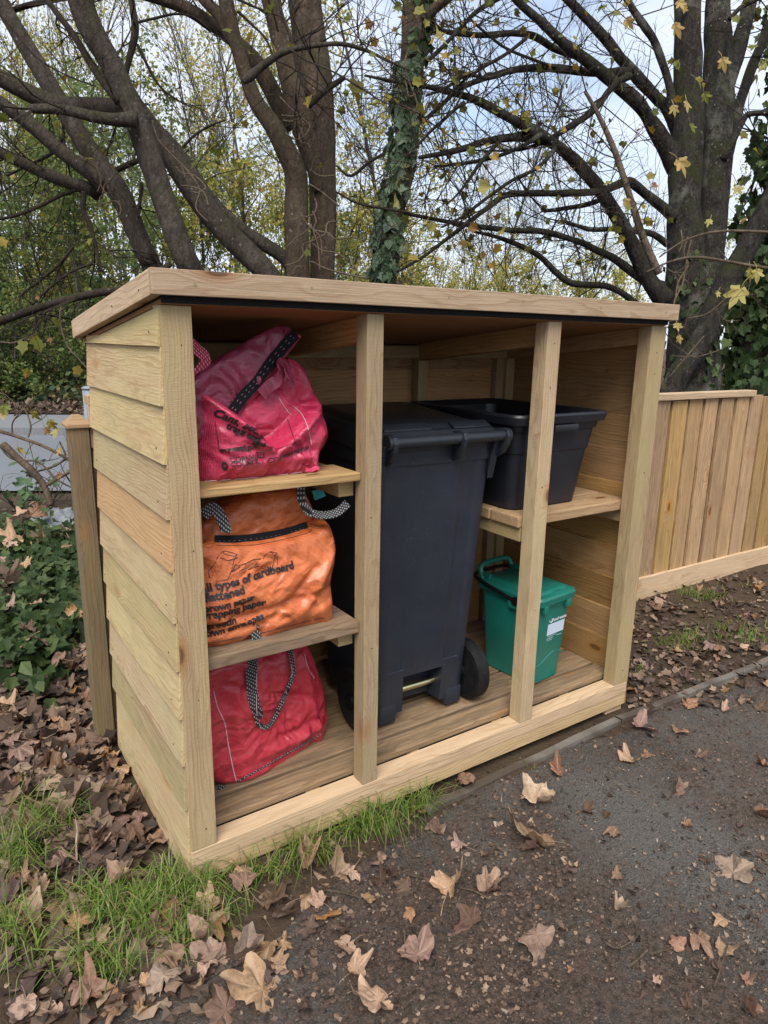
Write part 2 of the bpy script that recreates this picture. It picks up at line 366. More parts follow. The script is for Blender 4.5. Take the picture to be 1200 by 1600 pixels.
# ------------------------------------------------------------------ ground, track, kerb, road, bank
def gz(x, y):
    z = -0.125 + .030 * sm(.7, -.2, x) * sm(1.2, 0.2, y)
    z += .014 * N(x * 2.1, y * 2.1) + .005 * N(x * 9, y * 9)
    z += .10 * sm(.25, -.25, x + .10) * sm(.7, 1.5, y) * sm(3.6, 2.6, y)      # leafy mound left of the store
    z += .03 * sm(1.75, 2.4, x) * sm(.05, .5, y)
    return z
def bnd(x):                                                                   # edge of the dark track
    if x < .70: return -.235 + .17 * sm(-.1, .75, x) + .02 * N(x * 6, 3)
    return -.055 - .035 * sm(1.2, 2.4, x)
def track_z(x, y):
    e = bnd(x) + .03 * N(x * 5, y * 5, 4) + .03 * N(x * 2.2, 8) + .012 * N(x * 19, y * 19, 2) - .012
    z = gz(x, y) + .006 + .004 * N(x * 30, y * 30, 7) + .0025 * N(x * 80, y * 80, 1)
    return z - .05 * sm(-.015, .05, y - e)
def grid(name, xs, ys, fz, mat, kind='structure'):
    nx, ny = len(xs), len(ys)
    vs = [(x, y, fz(x, y)) for y in ys for x in xs]
    fs = [(j*nx+i, j*nx+i+1, (j+1)*nx+i+1, (j+1)*nx+i) for j in range(ny-1) for i in range(nx-1)]
    m = MB(); m.add(vs, fs); o = m.build(name, mat, smooth=True); tag(o, kind=kind); return o
def axis(a, b, step, far, lo=None):
    r = [a + i * step for i in range(int((b - a) / step) + 1)]
    g, s_ = [], step
    x = r[-1]
    while x < far: s_ *= 1.45; x += s_; g.append(x)
    h, s_ = [], step; x = r[0]
    lo = -far if lo is None else lo
    while x > lo: s_ *= 1.45; x -= s_; h.append(x)
    return h[::-1] + r + g

b = NB('soil and leaf mould'); v = b.coord()
n1 = b.noise(v, 5, 8, .7); n2 = b.noise(v, 45, 6, .75); n3 = b.noise(v, 1.3, 4)
c = b.mix(b.ramp(n2, [(.35, 0), (.68, 1)]), (.030, .021, .016), (.105, .069, .047))
c = b.mix(b.math('MULTIPLY', b.ramp(n1, [(.48, 0), (.66, 1)]), .6), c, (.068, .058, .024))
c = b.mix(b.math('MULTIPLY', b.ramp(n3, [(.45, 0), (.6, 1)]), .4), c, (.10, .066, .044))
b.base(c); b.bump(b.math('ADD', n2, n1), .9, .02); M_SOIL = b.set(Roughness=.95, Specular_IOR_Level=.15)
b = NB('dark worn track'); v = b.coord()
n1 = b.noise(v, 2.2, 6, .65, .4); n2 = b.noise(v, 22, 9, .78, .3); n3 = b.noise(v, 210, 5, .8); n4 = b.noise(v, 75, 6, .75)
asph = b.mix(b.ramp(n3, [(.40, 0), (.62, 1)]), (.045, .039, .035), (.215, .192, .168))
mud = b.mix(b.ramp(n4, [(.36, 0), (.66, 1)]), (.048, .034, .026), (.245, .165, .122))
c = b.mix(b.ramp(b.math('ADD', n1, b.math('MULTIPLY', b.math('SUBTRACT', n2, .5), .9)), [(.50, 1), (.66, 0)]), asph, mud)
grey = b.ramp(b.math('ADD', b.noise(b.coord('Object', (1.0, .8, 1)), 1.7, 4), b.math('MULTIPLY', b.math('SUBTRACT', n2, .5), .6)), [(.50, 0), (.68, 1)])
tm = b.n('TexCoord'); mq = b.n('Mapping'); mq.inputs['Location'].default_value = (-1.18, .50, 0); mq.vector_type = 'POINT'; b.l(tm.outputs['Object'], mq.inputs[0])
sq = b.n('Mapping'); sq.inputs['Rotation'].default_value = (0, 0, R(-12)); sq.inputs['Scale'].default_value = (2.6, 1.15, 0); b.l(mq.outputs[0], sq.inputs[0])
ln = b.n('VectorMath', operation='LENGTH'); b.l(sq.outputs[0], ln.inputs[0])
band = b.ramp(b.math('ADD', ln.outputs['Value'], b.math('MULTIPLY', b.math('SUBTRACT', b.noise(v, 5, 6, .7), .5), 1.3)), [(.25, 1), (.95, 0)])
grey = b.math('MAXIMUM', b.math('MULTIPLY', grey, .7), band)
c = b.mix(b.math('MULTIPLY', grey, .8), c, b.mix(b.ramp(n3, [(.38, 0), (.64, 1)]), (.09, .083, .076), (.36, .34, .31)))
c = b.mix(b.math('MULTIPLY', b.ramp(n2, [(.56, 0), (.68, 1)]), .6), c, (.022, .016, .014))
c = b.mix(b.math('MULTIPLY', b.ramp(b.noise(v, 330, 3, .8), [(.40, 1), (.54, 0)]), .5), c, (.018, .015, .013)); st = b.voro(v, 140); stn = b.noise(v, 60, 2)
c = b.mix(b.math('MULTIPLY', b.ramp(st, [(.20, 1), (.30, 0)]), b.ramp(stn, [(.50, 0), (.58, .8)])), c, (.27, .245, .215))
b.base(c); b.bump(b.math('ADD', b.math('MULTIPLY', n3, .7), b.math('ADD', b.math('MULTIPLY', n2, 1.6), b.math('ADD', n4, b.math('MULTIPLY', b.ramp(st, [(0, 1), (.3, 0)]), .4)))), 1.0, .016)
M_TRACK = b.set(Roughness=b.ramp(n2, [(.3, .6), (.7, .95)]), Specular_IOR_Level=.3)
b = NB('wet road asphalt'); v = b.coord(); n = b.noise(v, 120, 4); n1 = b.noise(v, .8, 4)
b.base(b.mix(b.ramp(n, [(.3, 0), (.7, 1)]), (.11, .118, .135), (.19, .20, .225))); b.bump(n, .3, .01)
M_ROAD = b.set(Roughness=.48, Specular_IOR_Level=.5)
b = NB('concrete edging'); v = b.coord(); n = b.noise(v, 60, 6, .7); n1 = b.noise(v, 6, 5)
b.base(b.mix(b.ramp(n1, [(.4, 0), (.62, 1)]), b.mix(n, (.085, .074, .063), (.19, .172, .15)), (.06, .043, .03))); b.bump(n, .5, .006)
M_KERB = b.set(Roughness=.9)
M_PAVE = simple('pavement asphalt', (.16, .165, .175), .8, .3, nscale=60, namp=.3, bump=.3, bscale=200)

grid('ground', axis(-1.6, 5.2, .05, 260), axis(-1.3, 3.6, .05, 260, -120), gz, M_SOIL)
grid('track', axis(-.9, 3.6, .018, 40, -20), axis(-1.15, .06, .018, .08, -25), track_z, M_TRACK)
m = MB()
for x0, x1 in ((.69, 1.58), (1.585, 2.49), (2.495, 3.4), (3.405, 4.3), (4.305, 5.2)):
    ya, yb = bnd(x0), bnd(x1); za, zb = gz(x0, ya), gz(x1, yb)
    n = 12
    for s_ in range(n):
        t0, t1 = s_ / n, (s_ + 1) / n
        q = [(x0 + (x1-x0)*t, ya + (yb-ya)*t + .004*N(t*9+x0, 2), za + (zb-za)*t + .018 + .005*N(t*7, x0)) for t in (t0, t1)]
        vs = []
        for (x, y, z) in q: vs += [(x, y-.002, z-.1), (x, y+.002, z-.004), (x, y+.032, z-.005), (x, y+.036, z-.1)]
        m.add(vs, [(0,4,5,1), (1,5,6,2), (2,6,7,3)])
tag(m.build('kerb', M_KERB, smooth=False), kind='structure')

# road across the back left; s runs along it, t across it (away from the camera)
RO = Vector((0.15, 5.4, 0)); RT = Vector((.475, .88, 0)).normalized(); RS = Vector((RT.y, -RT.x, 0))
def rpt(s, t, z): p = RO + RS * s + RT * t; return (p.x, p.y, z)
def strip(name, t0, t1, z, mat, kind='structure', h=None):
    m = MB(); ss = [-70 + i * 5 for i in range(29)]
    for s0, s1 in zip(ss, ss[1:]):
        m.add([rpt(s0, t0, z), rpt(s1, t0, z), rpt(s1, t1, z), rpt(s0, t1, z)], [(0, 1, 2, 3)])
        if h: m.add([rpt(s0, t0, z - h), rpt(s1, t0, z - h), rpt(s1, t0, z), rpt(s0, t0, z)], [(0, 1, 2, 3)])
    return tag(m.build(name, mat), kind=kind)
strip('road', -.1, 3.55, -.098, M_ROAD)
strip('pavement', 3.55, 5.3, .0, M_PAVE, h=.11)
def bank_z(s, t):                                   # height of the wooded bank beyond the pavement
    hm = 2.5 * sm(6, -3, s) + .3
    return .02 + hm * sm(1.0, 10.5, t - 4.6) + .22 * N(s * .5, t * .5) * sm(5.4, 7, t)
m = MB(); ss = [-40 + i * .8 for i in range(140)]; ts = [5.25 + i * .5 for i in range(60)]
m.add([rpt(s, t, bank_z(s, t)) for t in ts for s in ss], [(j*140+i, j*140+i+1, (j+1)*140+i+1, (j+1)*140+i) for j in range(59) for i in range(139)])
tag(m.build('bank', M_SOIL, smooth=True), kind='structure')

# ------------------------------------------------------------------ timber bin store
def board(name, parent, mat, a, b_, y0=None, size=None, ax='x', bevel=.0018, tilt=None):
    """Box from corner a to corner b_, its mesh laid along local X so the grain follows its length."""
    a, b_ = Vector(a), Vector(b_); c = (a + b_) / 2; d = b_ - a
    if ax == 'x': dims, rot = (d.x, d.y, d.z), Matrix.Identity(4)
    elif ax == 'y': dims, rot = (d.y, d.x, d.z), Matrix.Rotation(R(90), 4, 'Z')
    else: dims, rot = (d.z, d.y, d.x), Matrix.Rotation(R(-90), 4, 'Y')
    m = MB(); L, W, T = [abs(q) / 2 for q in dims]
    n = max(2, int(L / .12)); sd = a.x * 3.1 + a.z * 7.7 + a.y
    vs, fs = [], []
    for i in range(n + 1):                                        # slightly bowed and uneven, like real timber
        x = -L + 2 * L * i / n; w1 = .0012 * N(x * 3, sd); w2 = .0012 * N(x * 3, sd + 9)
        vs += [(x, -W + w1, -T + w2), (x, W + w1, -T + w2), (x, W + w1, T + w2), (x, -W + w1, T + w2)]
    for i in range(n):
        for j in range(4): fs.append((i*4+j, (i+1)*4+j, (i+1)*4+(j+1)%4, i*4+(j+1)%4))
    fs += [(0, 1, 2, 3), (n*4+3, n*4+2, n*4+1, n*4)]
    m.add(vs, fs)
    M4 = Matrix.Translation(c) @ (tilt or Matrix.Identity(4)) @ rot
    o = m.build(name, mat, parent, M4)
    bm = bmesh.new(); bm.from_mesh(o.data); bmesh.ops.recalc_face_normals(bm, faces=bm.faces[:])
    if bevel:
        ed = [e for e in bm.edges if len(e.link_faces) == 2 and e.calc_face_angle(0) > .5]
        bmesh.ops.bevel(bm, geom=ed, offset=bevel, segments=2, profile=.6, affect='EDGES')
    bm.to_mesh(o.data); bm.free()
    return o
store = empty('bin_store', (.8, .38, -.12), 'open fronted pale timber bin store with sloping roof, three bays and shelves', 'bin store')
def part(name): return place_empty(name)
def sub(name, loc=(0, 0, 0)):
    o = bpy.data.objects.new(name, None); o.empty_display_size = .05
    return place(o, store, Matrix.Translation(loc))
SL = -.1035                                     # roof fall towards the back
def roofz(y): return 1.299 + SL * y             # underside of the roof sheet
# posts
def screw(m, p, n_=(0, -1, 0), r=.0042):
    if rng.random() < .3 and r < .004: return
    r *= rng.uniform(.55, .9)
    n_ = Vector(n_); p = Vector(p); m.tube([p, p + n_ * .0012], r, 8)
for x0, x1, y1 in ((.0225, .066, .05), (.4976, .5456, .0508), (1.118, 1.173, .0508), (1.602, 1.680, .0508)):
    po = board('front_post', store, W_POST, (x0 if x0 > .03 else .0005, 0, .0005), (x1, y1, 1.298), ax='z')
    m = MB(); xc = (x0 + x1) / 2
    for z in (1.24, 1.12, .80, .41, .045): screw(m, (xc + rng.uniform(-.008, .008), .0005, z + rng.uniform(-.03, .03)), r=.0028)
    m.build('nail_head', M_NAIL, po)
# bottom plate and joist
bp = board('base_plate', store, W_TRIM, (.0005, .0, -.045), (1.677, .058, 0), ax='x')
board('base_joist', store, W_TRIM, (.0015, .002, -.094), (1.676, .047, -.0455), ax='x')
for x in (.35, .7, 1.05, 1.38): board('cross_joist', store, W_FENCE, (x, .048, -.094), (x + .045, .70, -.004), ax='y')
board('rear_joist', store, W_FENCE, (.02, .70, -.094), (1.67, .745, -.004), ax='x')
for (x0, x1, y0, y1) in ((1.585, 1.674, .012, .11), (.012, .085, .012, .10), (.012, .085, .62, .71), (1.585, 1.674, .62, .71)):
    for zz in (-.112, -.130) if x0 > 1 and y0 < .1 else (-.13,):
        board('packing_block', store, W_TRIM, (x0, y0, zz if zz > -.12 else -.16), (x1, y1, -.0945 if zz > -.12 or len([1]) and not (x0 > 1 and y0 < .1) else -.1125), ax='x')
# floor
fl = sub('floor')
for y0, y1, mt in ((.064, .140, W_FLOOR), (.154, .285, W_SHELF), (.298, .485, W_FLOOR), (.492, .61, W_SHELF), (.617, .715, W_FLOOR)):
    board('floor_board', fl, W_FLOOR, (.024, y0, -.003), (1.662, y1, .0195), ax='x', bevel=.004)
# side walls of overlapping boards
zbs = [1.215, 1.093, .970, .848, .727, .606, .486, .363, .240, .118, -.015 - .08]
mats = [W_CLAD, W_CLAD, W_CLAD, W_CLAD, W_ORNG, W_CLAD, W_CLAD, W_CLAD, W_CLAD, W_CLAD, W_CLAD]
def wedge_top(o, ylo, yhi): pass
for side, X, sg in (('left', .006, -1), ('right', 1.672, 1)):
    wall = sub('side_wall')
    for i, zb in enumerate(zbs):
        zt = (zbs[i-1] + .022) if i else 1.30
        if i == len(zbs) - 1: zt = zbs[i-1] + .02
        h = zt - zb; yb = .738 - .005 * (i % 3 == 1) + .004 * (i % 2)
        ang = math.atan2(.010, h)
        x0, x1 = (X - .011, X + .004) if sg < 0 else (X - .004, X + .011)
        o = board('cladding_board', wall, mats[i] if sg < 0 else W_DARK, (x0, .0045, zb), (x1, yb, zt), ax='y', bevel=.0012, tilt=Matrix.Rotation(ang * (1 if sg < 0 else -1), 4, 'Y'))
        if i == 0:                              # top board is cut to the slope of the roof
            mi = o.matrix_basis.inverted()
            for vv in o.data.vertices:
                q = o.matrix_basis @ vv.co
                if q.z > 1.2585:
                    q.z = max(roofz(q.y) - .003, 1.2185); vv.co = mi @ q
            # lower end shrinks to a point at the back
        m = MB()
        for yy in (.06, .70):
            screw(m, ((x0 - .003) if sg < 0 else (x1 + .003), yy + rng.uniform(-.01, .01), zb + .03), (sg, 0, 0), .003)
        m.build('nail_head', M_NAIL, o)
# back wall (boards seen from inside), studs, header rail
bw = sub('back_wall')
for i in range(11):
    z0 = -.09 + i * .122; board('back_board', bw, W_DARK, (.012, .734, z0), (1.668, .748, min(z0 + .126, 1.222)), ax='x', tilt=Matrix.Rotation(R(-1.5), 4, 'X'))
board('header_rail', store, W_POST, (.012, .690, 1.168 + .006), (1.664, .732, 1.218), ax='x')
for x0, x1 in ((.022, .06), (.50, .545), (1.165, 1.212), (1.62, 1.664)):
    board('rear_stud', store, W_POST, (x0, .688, .0), (x1, .731, 1.1735), ax='z')
board('rear_stud', store, W_POST, (1.575, .70, .0), (1.616, .731, 1.1735), ax='z')
# rafters, roof sheet, felt, fascias
def sloped(name, parent, mat, x0, x1, ya, yb, lo, hi, ax='y', bevel=.0018):
    a = math.atan(SL); yc = (ya + yb) / 2; L = (yb - ya) / math.cos(a)
    m4 = Matrix.Rotation(a, 4, 'X')
    zc = roofz(yc) + (lo + hi) / 2
    return board(name, parent, mat, ((x0), yc - L/2, zc - (hi - lo)/2), (x1, yc + L/2, zc + (hi - lo)/2), ax=ax, tilt=m4, bevel=bevel)
rf = sub('roof')
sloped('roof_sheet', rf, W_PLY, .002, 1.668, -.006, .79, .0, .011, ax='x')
sloped('roof_felt', rf, M_FELT, .001, 1.669, -.006, .795, .0115, .016, ax='x', bevel=0)
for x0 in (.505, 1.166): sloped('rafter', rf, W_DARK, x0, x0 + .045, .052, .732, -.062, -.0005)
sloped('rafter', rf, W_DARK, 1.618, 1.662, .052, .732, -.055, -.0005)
board('felt_edge', rf, M_FELT, (.002, -.0125, 1.302), (1.667, -.0065, 1.345), ax='x', bevel=0)
ff = board('front_fascia', rf, W_TRIM, (-.022, -.033, 1.3165), (1.690, -.013, 1.3665), ax='x')
m = MB()
for x in (.065, .33, .72, .98, 1.30, 1.62): screw(m, (x, -.0325, 1.342 + rng.uniform(-.006, .006)), r=.0045)
m.build('screw_head', M_SCREW, ff)
for x0, x1 in ((-.022, .0), (1.669, 1.690)):
    so = sloped('side_fascia', rf, W_TRIM, x0, x1, -.0125, .80, .014, .064)
    m = MB()
    for yy in (.06, .30, .56, .74): screw(m, ((x0 - .0002) if x0 < 0 else x1 + .0002, yy, roofz(yy) + .035), (-1 if x0 < 0 else 1, 0, 0), .003)
    m.build('nail_head', M_NAIL, so)
sloped('rear_fascia', rf, W_TRIM, -.022, 1.69, .80, .82, .012, .062, ax='x')
# shelves: two in the left bay, one in the right bay
for zt, th, mt in ((.905, .021, W_SHELF), (.495, .033, W_FLOOR)):
    sh = sub('shelf')
    board('shelf_board', sh, mt, (.0665, .022, zt - th), (.4965, .165, zt), ax='x', bevel=.003)
    board('shelf_board', sh, mt, (.024, .172, zt - th), (.482, .315, zt - .002), ax='x', bevel=.003)
    board('shelf_board', sh, mt, (.024, .322, zt - th), (.474, .465, zt), ax='x', bevel=.003)
    board('shelf_bearer', sh, W_POST, (.452, .060, zt - th - .046), (.4975, .69, zt - th - .001), ax='y')
    board('shelf_bearer', sh, W_POST, (.024, .060, zt - th - .046), (.062, .69, zt - th - .001), ax='y')
sh = sub('shelf')
for y0, y1 in ((.056, .185), (.193, .325), (.333, .465), (.473, .60)):
    board('shelf_board', sh, W_SHELF, (1.106, y0, .665), (1.655, y1, .700), ax='x', bevel=.004)
board('shelf_bearer', sh, W_POST, (1.118, .058, .618), (1.16, .69, .6645), ax='y')
board('shelf_bearer', sh, W_POST, (1.62, .052, .618), (1.66, .69, .6645), ax='y')

# ------------------------------------------------------------------ fences behind
FY = lambda x: .797 - .030 * x
fe = empty('featheredge_fence', (2.6, .72, -.12), 'brown vertical board fence with pale gravel board right of the bin store', 'fence')
m = None
x = 1.70; k = 0
while x < 7.5:
    wd = .152; zt = .965 + .006 * math.sin(k * 2.1)
    y = FY(x)
    tl = Matrix.Rotation(R(-2 + 1.2 * math.sin(k * 3.7)), 4, 'Z')
    board('fence_board', fe, W_FENCE, (x, y - .015 + .003 * math.sin(k * 5.1), -.0), (x + .113 + .004 * math.sin(k * 1.7), y + .004, zt), ax='z', tilt=tl, bevel=.002)
    board('rear_board', fe, W_FENCE, (x - .050, y + .012, -.0), (x + .025, y + .024, zt - .004), ax='z', bevel=.001)
    x += .140; k += 1
def along(name, parent, mat, x0, x1, dy0, dy1, z0, z1):
    a = math.atan(-.030); xc = (x0 + x1) / 2
    return board(name, parent, mat, (x0, FY(xc) + dy0, z0), (x1, FY(xc) + dy1, z1), ax='x', tilt=Matrix.Rotation(a, 4, 'Z'), bevel=.004)
along('gravel_board', fe, W_TRIM, 1.69, 4.35, -.034, -.013, -.135, .022)
along('gravel_board', fe, W_TRIM, 4.36, 7.3, -.034, -.013, -.135, .022)
along('cap_rail', fe, W_TRIM, 1.95, 3.53, -.034, .03, .966, 1.000)
along('rear_rail', fe, W_FENCE, 1.69, 7.3, .026, .065, .30, .37); along('rear_rail', fe, W_FENCE, 1.69, 7.3, .026, .065, .75, .82)
# old fence end at the left, with a chamfered post cap
fo = empty('fence_end', (0, .83, -.12), 'weathered fence end post with chamfered cap, left of the bin store', 'fence post')
board('post', fo, W_OLD, (-.062, .78, -.16), (-.006, .845, .965), ax='z')
m = MB(); cx0, cx1, cy0, cy1 = -.070, .002, .772, .853
m.add([(cx0,cy0,.9655),(cx1,cy0,.9655),(cx1,cy1,.9655),(cx0,cy1,.9655),(cx0,cy0,.974),(cx1,cy0,.974),(cx1,cy1,.974),(cx0,cy1,.974),
       (cx0+.026,cy0+.026,1.002),(cx1-.026,cy0+.026,1.002),(cx1-.026,cy1-.026,1.002),(cx0+.026,cy1-.026,1.002)],
      [(0,3,2,1),(0,1,5,4),(1,2,6,5),(2,3,7,6),(3,0,4,7),(4,5,9,8),(5,6,10,9),(6,7,11,10),(7,4,8,11),(8,9,10,11)])
m.build('post_cap', W_SHELF, fo)
for i in range(11): board('fence_board', fo, W_OLD, (-.010 + i * .14, .800 - .0, -.1), (.142 + i * .14, .816, .955 + .0), ax='z', tilt=Matrix.Rotation(R(-3), 4, 'Z'))
board('cap_rail', fo, W_TRIM, (.0, .79, 1.03), (.9, .85, 1.058), ax='x'); board('fence_board', fo, W_TRIM, (-.002, .792, .90), (.03, .812, 1.029), ax='z')

# ------------------------------------------------------------------ wheelie bin (handle side towards us)
def rrect(w_, d, r, n=6):
    """Rounded rectangle, counter-clockwise, centred."""
    pts = []
    for cx, cy, a0 in ((w_/2-r, d/2-r, 0), (-w_/2+r, d/2-r, 90), (-w_/2+r, -d/2+r, 180), (w_/2-r, -d/2+r, 270)):
        for i in range(n + 1):
            a = R(a0 + 90 * i / n); pts.append((cx + r*math.cos(a), cy + r*math.sin(a)))
    return pts
def loft(m, rings, mi=0, cap0=True, cap1=True):
    n = len(rings[0]); vs = [p for r in rings for p in r]
    fs = [(i*n+j, i*n+(j+1)%n, (i+1)*n+(j+1)%n, (i+1)*n+j) for i in range(len(rings)-1) for j in range(n)]
    if cap0: fs.append(tuple(range(n-1, -1, -1)))
    if cap1: k = (len(rings)-1)*n; fs.append(tuple(k+j for j in range(n)))
    m.add(vs, fs, mi)
def finish(o, ang=35):
    bm = bmesh.new(); bm.from_mesh(o.data); bmesh.ops.recalc_face_normals(bm, faces=bm.faces[:])
    for e in bm.edges: e.smooth = not (len(e.link_faces) == 2 and e.calc_face_angle(0) > R(ang))
    for f in bm.faces: f.smooth = True
    bm.to_mesh(o.data); bm.free(); return o
BZ = .020
bn = empty('wheelie_bin', (.848, .36, BZ), 'tall dark blue grey wheelie bin with its handle and wheels facing out', 'wheelie bin', rz=R(-2.0))
BM = WM[bn]
def bput(m, name, mat, parent=None, ang=35): return finish(m.build(name, mat, parent or bn, BM), ang)
# body: front face (local -y) carries ribs and a notch for the axle
def body_ring(z):
    t = z / .93
    wt, wb = .215, .176                              # half widths top / bottom
    hw = wb + (wt - wb) * t; yf = -.170 - .055 * t; yb = .17 + .075 * t
    if z > .865: hw += .008; yf -= .006; yb += .008
    r = .035; pts = []
    NF = 46
    for i in range(NF + 1):                          # front from left to right
        q = -1 + 2 * i / NF; x = q * (hw - r)
        y = yf
        y += .0045 * (sm(.50, .56, abs(q)) - sm(.86, .92, abs(q))) * (1 if z > .19 else 0)     # two shallow channels
        if z < .165 and abs(q) < .52: y += .10
        if z < .055: y += .02 * sm(.5, .8, abs(q))*0
        pts.append((x, y, z))
    for i in range(1, 6):
        a = R(-90 + 90 * i / 5); pts.append((hw - r + r*math.cos(a), yf + r + r*math.sin(a), z))
    for i in range(1, 9): pts.append((hw, yf + r + (yb - yf - 2*r) * i / 8, z))
    for i in range(1, 6):
        a = R(90 * i / 5); pts.append((hw - r + r*math.cos(a), yb - r + r*math.sin(a), z))
    for i in range(1, 9): pts.append((hw - r - 2*(hw-r)*i/8, yb, z))
    for i in range(1, 6):
        a = R(90 + 90 * i / 5); pts.append((-hw + r + r*math.cos(a), yb - r + r*math.sin(a), z))
    for i in range(1, 9): pts.append((-hw, yb - r - (yb - yf - 2*r) * i / 8, z))
    for i in range(1, 5):
        a = R(180 + 90 * i / 5); pts.append((-hw + r + r*math.cos(a), yf + r + r*math.sin(a), z))
    return pts
m = MB(); loft(m, [body_ring(z) for z in (.040, .06, .10, .16, .164, .166, .175, .185, .19, .192, .30, .45, .6, .75, .86, .8649, .8651, .93)])
bput(m, 'body', M_BIN)
for s_ in (-1, 1):                                    # boxed feet that carry the axle
    m = MB(); x0, x1 = sorted((s_ * .100, s_ * .166)); m.box(x0, x1, -.176, -.10, .012, .075)
    finish(m.build('axle_housing', M_BIN, bn, BM, bevel=.008))
m = MB(); m.tube([(-.225, -.135, .098), (.225, -.135, .098)], .011, 16); bput(m, 'axle', M_ZINC)
m = MB(); m.box(-.098, .098, -.108, -.100, .045, .165)
bput(m, 'recess_panel', M_BIN)
for s_ in (-1, 1):
    wh = bpy.data.objects.new('wheel', None); place(wh, bn, BM @ Matrix.Translation((s_ * .218, -.135, .105)))
    WMm = WM[wh]
    def lathe(prof, n=48):
        m = MB(); rings = [[(x, r*math.cos(2*math.pi*j/n), r*math.sin(2*math.pi*j/n)) for j in range(n)] for x, r in prof]
        loft(m, rings); return m
    hwid = .024
    finish(lathe([(-hwid, .080), (-hwid, .097), (-hwid+.005, .1035), (-.004, .105), (.004, .105), (hwid-.005, .1035), (hwid, .097), (hwid, .080)]).build('tyre', M_RUBBER, wh, WMm), 25)
    m = lathe([(-hwid+.008, .015), (-hwid+.010, .079), (-hwid-.001, .0795), (-hwid-.001, .082), (hwid+.001, .082), (hwid+.001, .0795), (hwid-.010, .079), (hwid-.008, .015)])
    for k in range(8):
        a = 2*math.pi*k/8
        for sx in (-hwid+.006, hwid-.006):
            p0 = Vector((sx, .018*math.cos(a), .018*math.sin(a))); p1 = Vector((sx, .078*math.cos(a), .078*math.sin(a))); m.tube([p0, p1], .0045, 6)
    m.tube([(-hwid-.012, 0, 0), (hwid+.006, 0, 0)], .021, 20)
    finish(m.build('rim', M_BLACK, wh, WMm), 25)
# rear handle tube with its brackets, and the lid
m = MB(); hy, hz = -.262, .940
m.tube([(-.184, hy, hz), (.212, hy, hz)], .0165, 20); bput(m, 'handle', M_LID)
def bracket(x, wd, name='handle_bracket'):
    m = MB(); prof = [(-.215, .885), (-.232, .868), (-.262, .885), (-.282, .915), (-.287, .94), (-.280, .958), (-.262, .964), (-.235, .960), (-.215, .958)]
    a = [(x - wd/2, y, z) for y, z in prof]; b_ = [(x + wd/2, y, z) for y, z in prof]
    n = len(prof); m.add(a + b_, [tuple(range(n)), tuple(range(2*n-1, n-1, -1))] + [(i, i+n, (i+1)%n+n, (i+1)%n) for i in range(n)])
    o = m.build(name, M_LID, bn, BM, bevel=.0025); return finish(o)
for x, wd in ((-.190, .016), (.052, .013), (.218, .014)): bracket(x, wd)
for x in (-.202, .228):
    m = MB(); m.tube([(x - .006, hy, hz), (x + .006, hy, hz)], .0215, 20); bput(m, 'hinge_cap', M_LID)
for x0, x1 in ((-.215, -.19), (.19, .215)):           # gussets under the hinges
    m = MB()
    m.add([(x0,-.222,.93),(x1,-.222,.93),(x1,-.222,.80),(x0,-.222,.80),(x0,-.258,.93),(x1,-.258,.93),(x1,-.240,.88),(x0,-.240,.88)],
          [(0,1,2,3),(4,7,6,5),(0,4,5,1),(3,2,6,7),(0,3,7,4),(1,5,6,2)])
    finish(m.build('hinge_gusset', M_BIN, bn, BM, bevel=.003))
m = MB()
def lid_ring(hw, y0, y1, r, zf, zb_):
    w_, d = 2*hw, y1 - y0
    return [(x, y + (y0+y1)/2, zf + (zb_ - zf) * ((y + d/2) / d)) for x, y in rrect(w_, d, r)]
rings = [lid_ring(.232, -.232, .285, .03, .905, .925), lid_ring(.236, -.236, .290, .032, .925, .945), lid_ring(.232, -.234, .286, .03, .950, .972),
         lid_ring(.215, -.222, .268, .03, .962, .988), lid_ring(.190, -.20, .245, .03, .966, .994), lid_ring(.176, -.19, .225, .03, .975, 1.003), lid_ring(.165, -.185, .215, .03, .977, 1.006)]
loft(m, rings)
lid = bput(m, 'lid', M_LID, ang=22)
for x0, x1, y0, y1 in ((-.185, -.02, -.212, -.185), (.055, .195, -.222, -.19), (.07, .10, -.19, .0), (-.165, -.06, .02, .05)):
    m = MB(); z0 = .967; m.add([(x0,y0,z0-.004),(x1,y0,z0-.004),(x1,y1,z0+.010),(x0,y1,z0+.010),(x0,y0,z0+.002),(x1,y0,z0+.002),(x1,y1,z0+.016),(x0,y1,z0+.016)],
          [(0,3,2,1),(4,5,6,7),(0,1,5,4),(1,2,6,5),(2,3,7,6),(3,0,4,7)])
    finish(m.build('lid_rib', M_LID, lid, BM, bevel=.002))
m = MB(); m.tube([(-.12, .285, .965), (-.11, .312, .978), (.11, .312, .978), (.12, .285, .965)], .010, 10); bput(m, 'lid_grip', M_LID, lid)

# ------------------------------------------------------------------ open black recycling box on the right shelf
cr = empty('recycling_box', (1.30, .355, .700), 'open black plastic recycling box standing on the right hand shelf', 'recycling box')
CM = WM[cr]
m = MB()
def cring(z, grow=0.0, inset=0.0):
    t = z / .315; w_ = .315 + .070 * t + grow - 2*inset; d = .46 + .075 * t + grow - 2*inset
    return [(x, y, z) for x, y in rrect(w_, d, .045, 6)]
rings = [cring(.0, -.02), cring(.006), cring(.10), cring(.19), cring(.193, .006), cring(.262, .010), cring(.265, .022), cring(.285, .024)]
rings += [cring(.288, .052), cring(.312, .058), cring(.319, .050), cring(.319, .018), cring(.300, 0, .004), cring(.2, 0, .005), cring(.1, 0, .005), cring(.012, 0, .006)]
loft(m, rings); finish(m.build('tub', M_CRATE, cr, CM), 30)
m = MB()
for s_ in (-1, 1): 
    m.box(-.055, .055, s_*.285 - .012, s_*.285 + .012, .262, .284)
finish(m.build('grip', M_CRATE, cr, CM, bevel=.004))

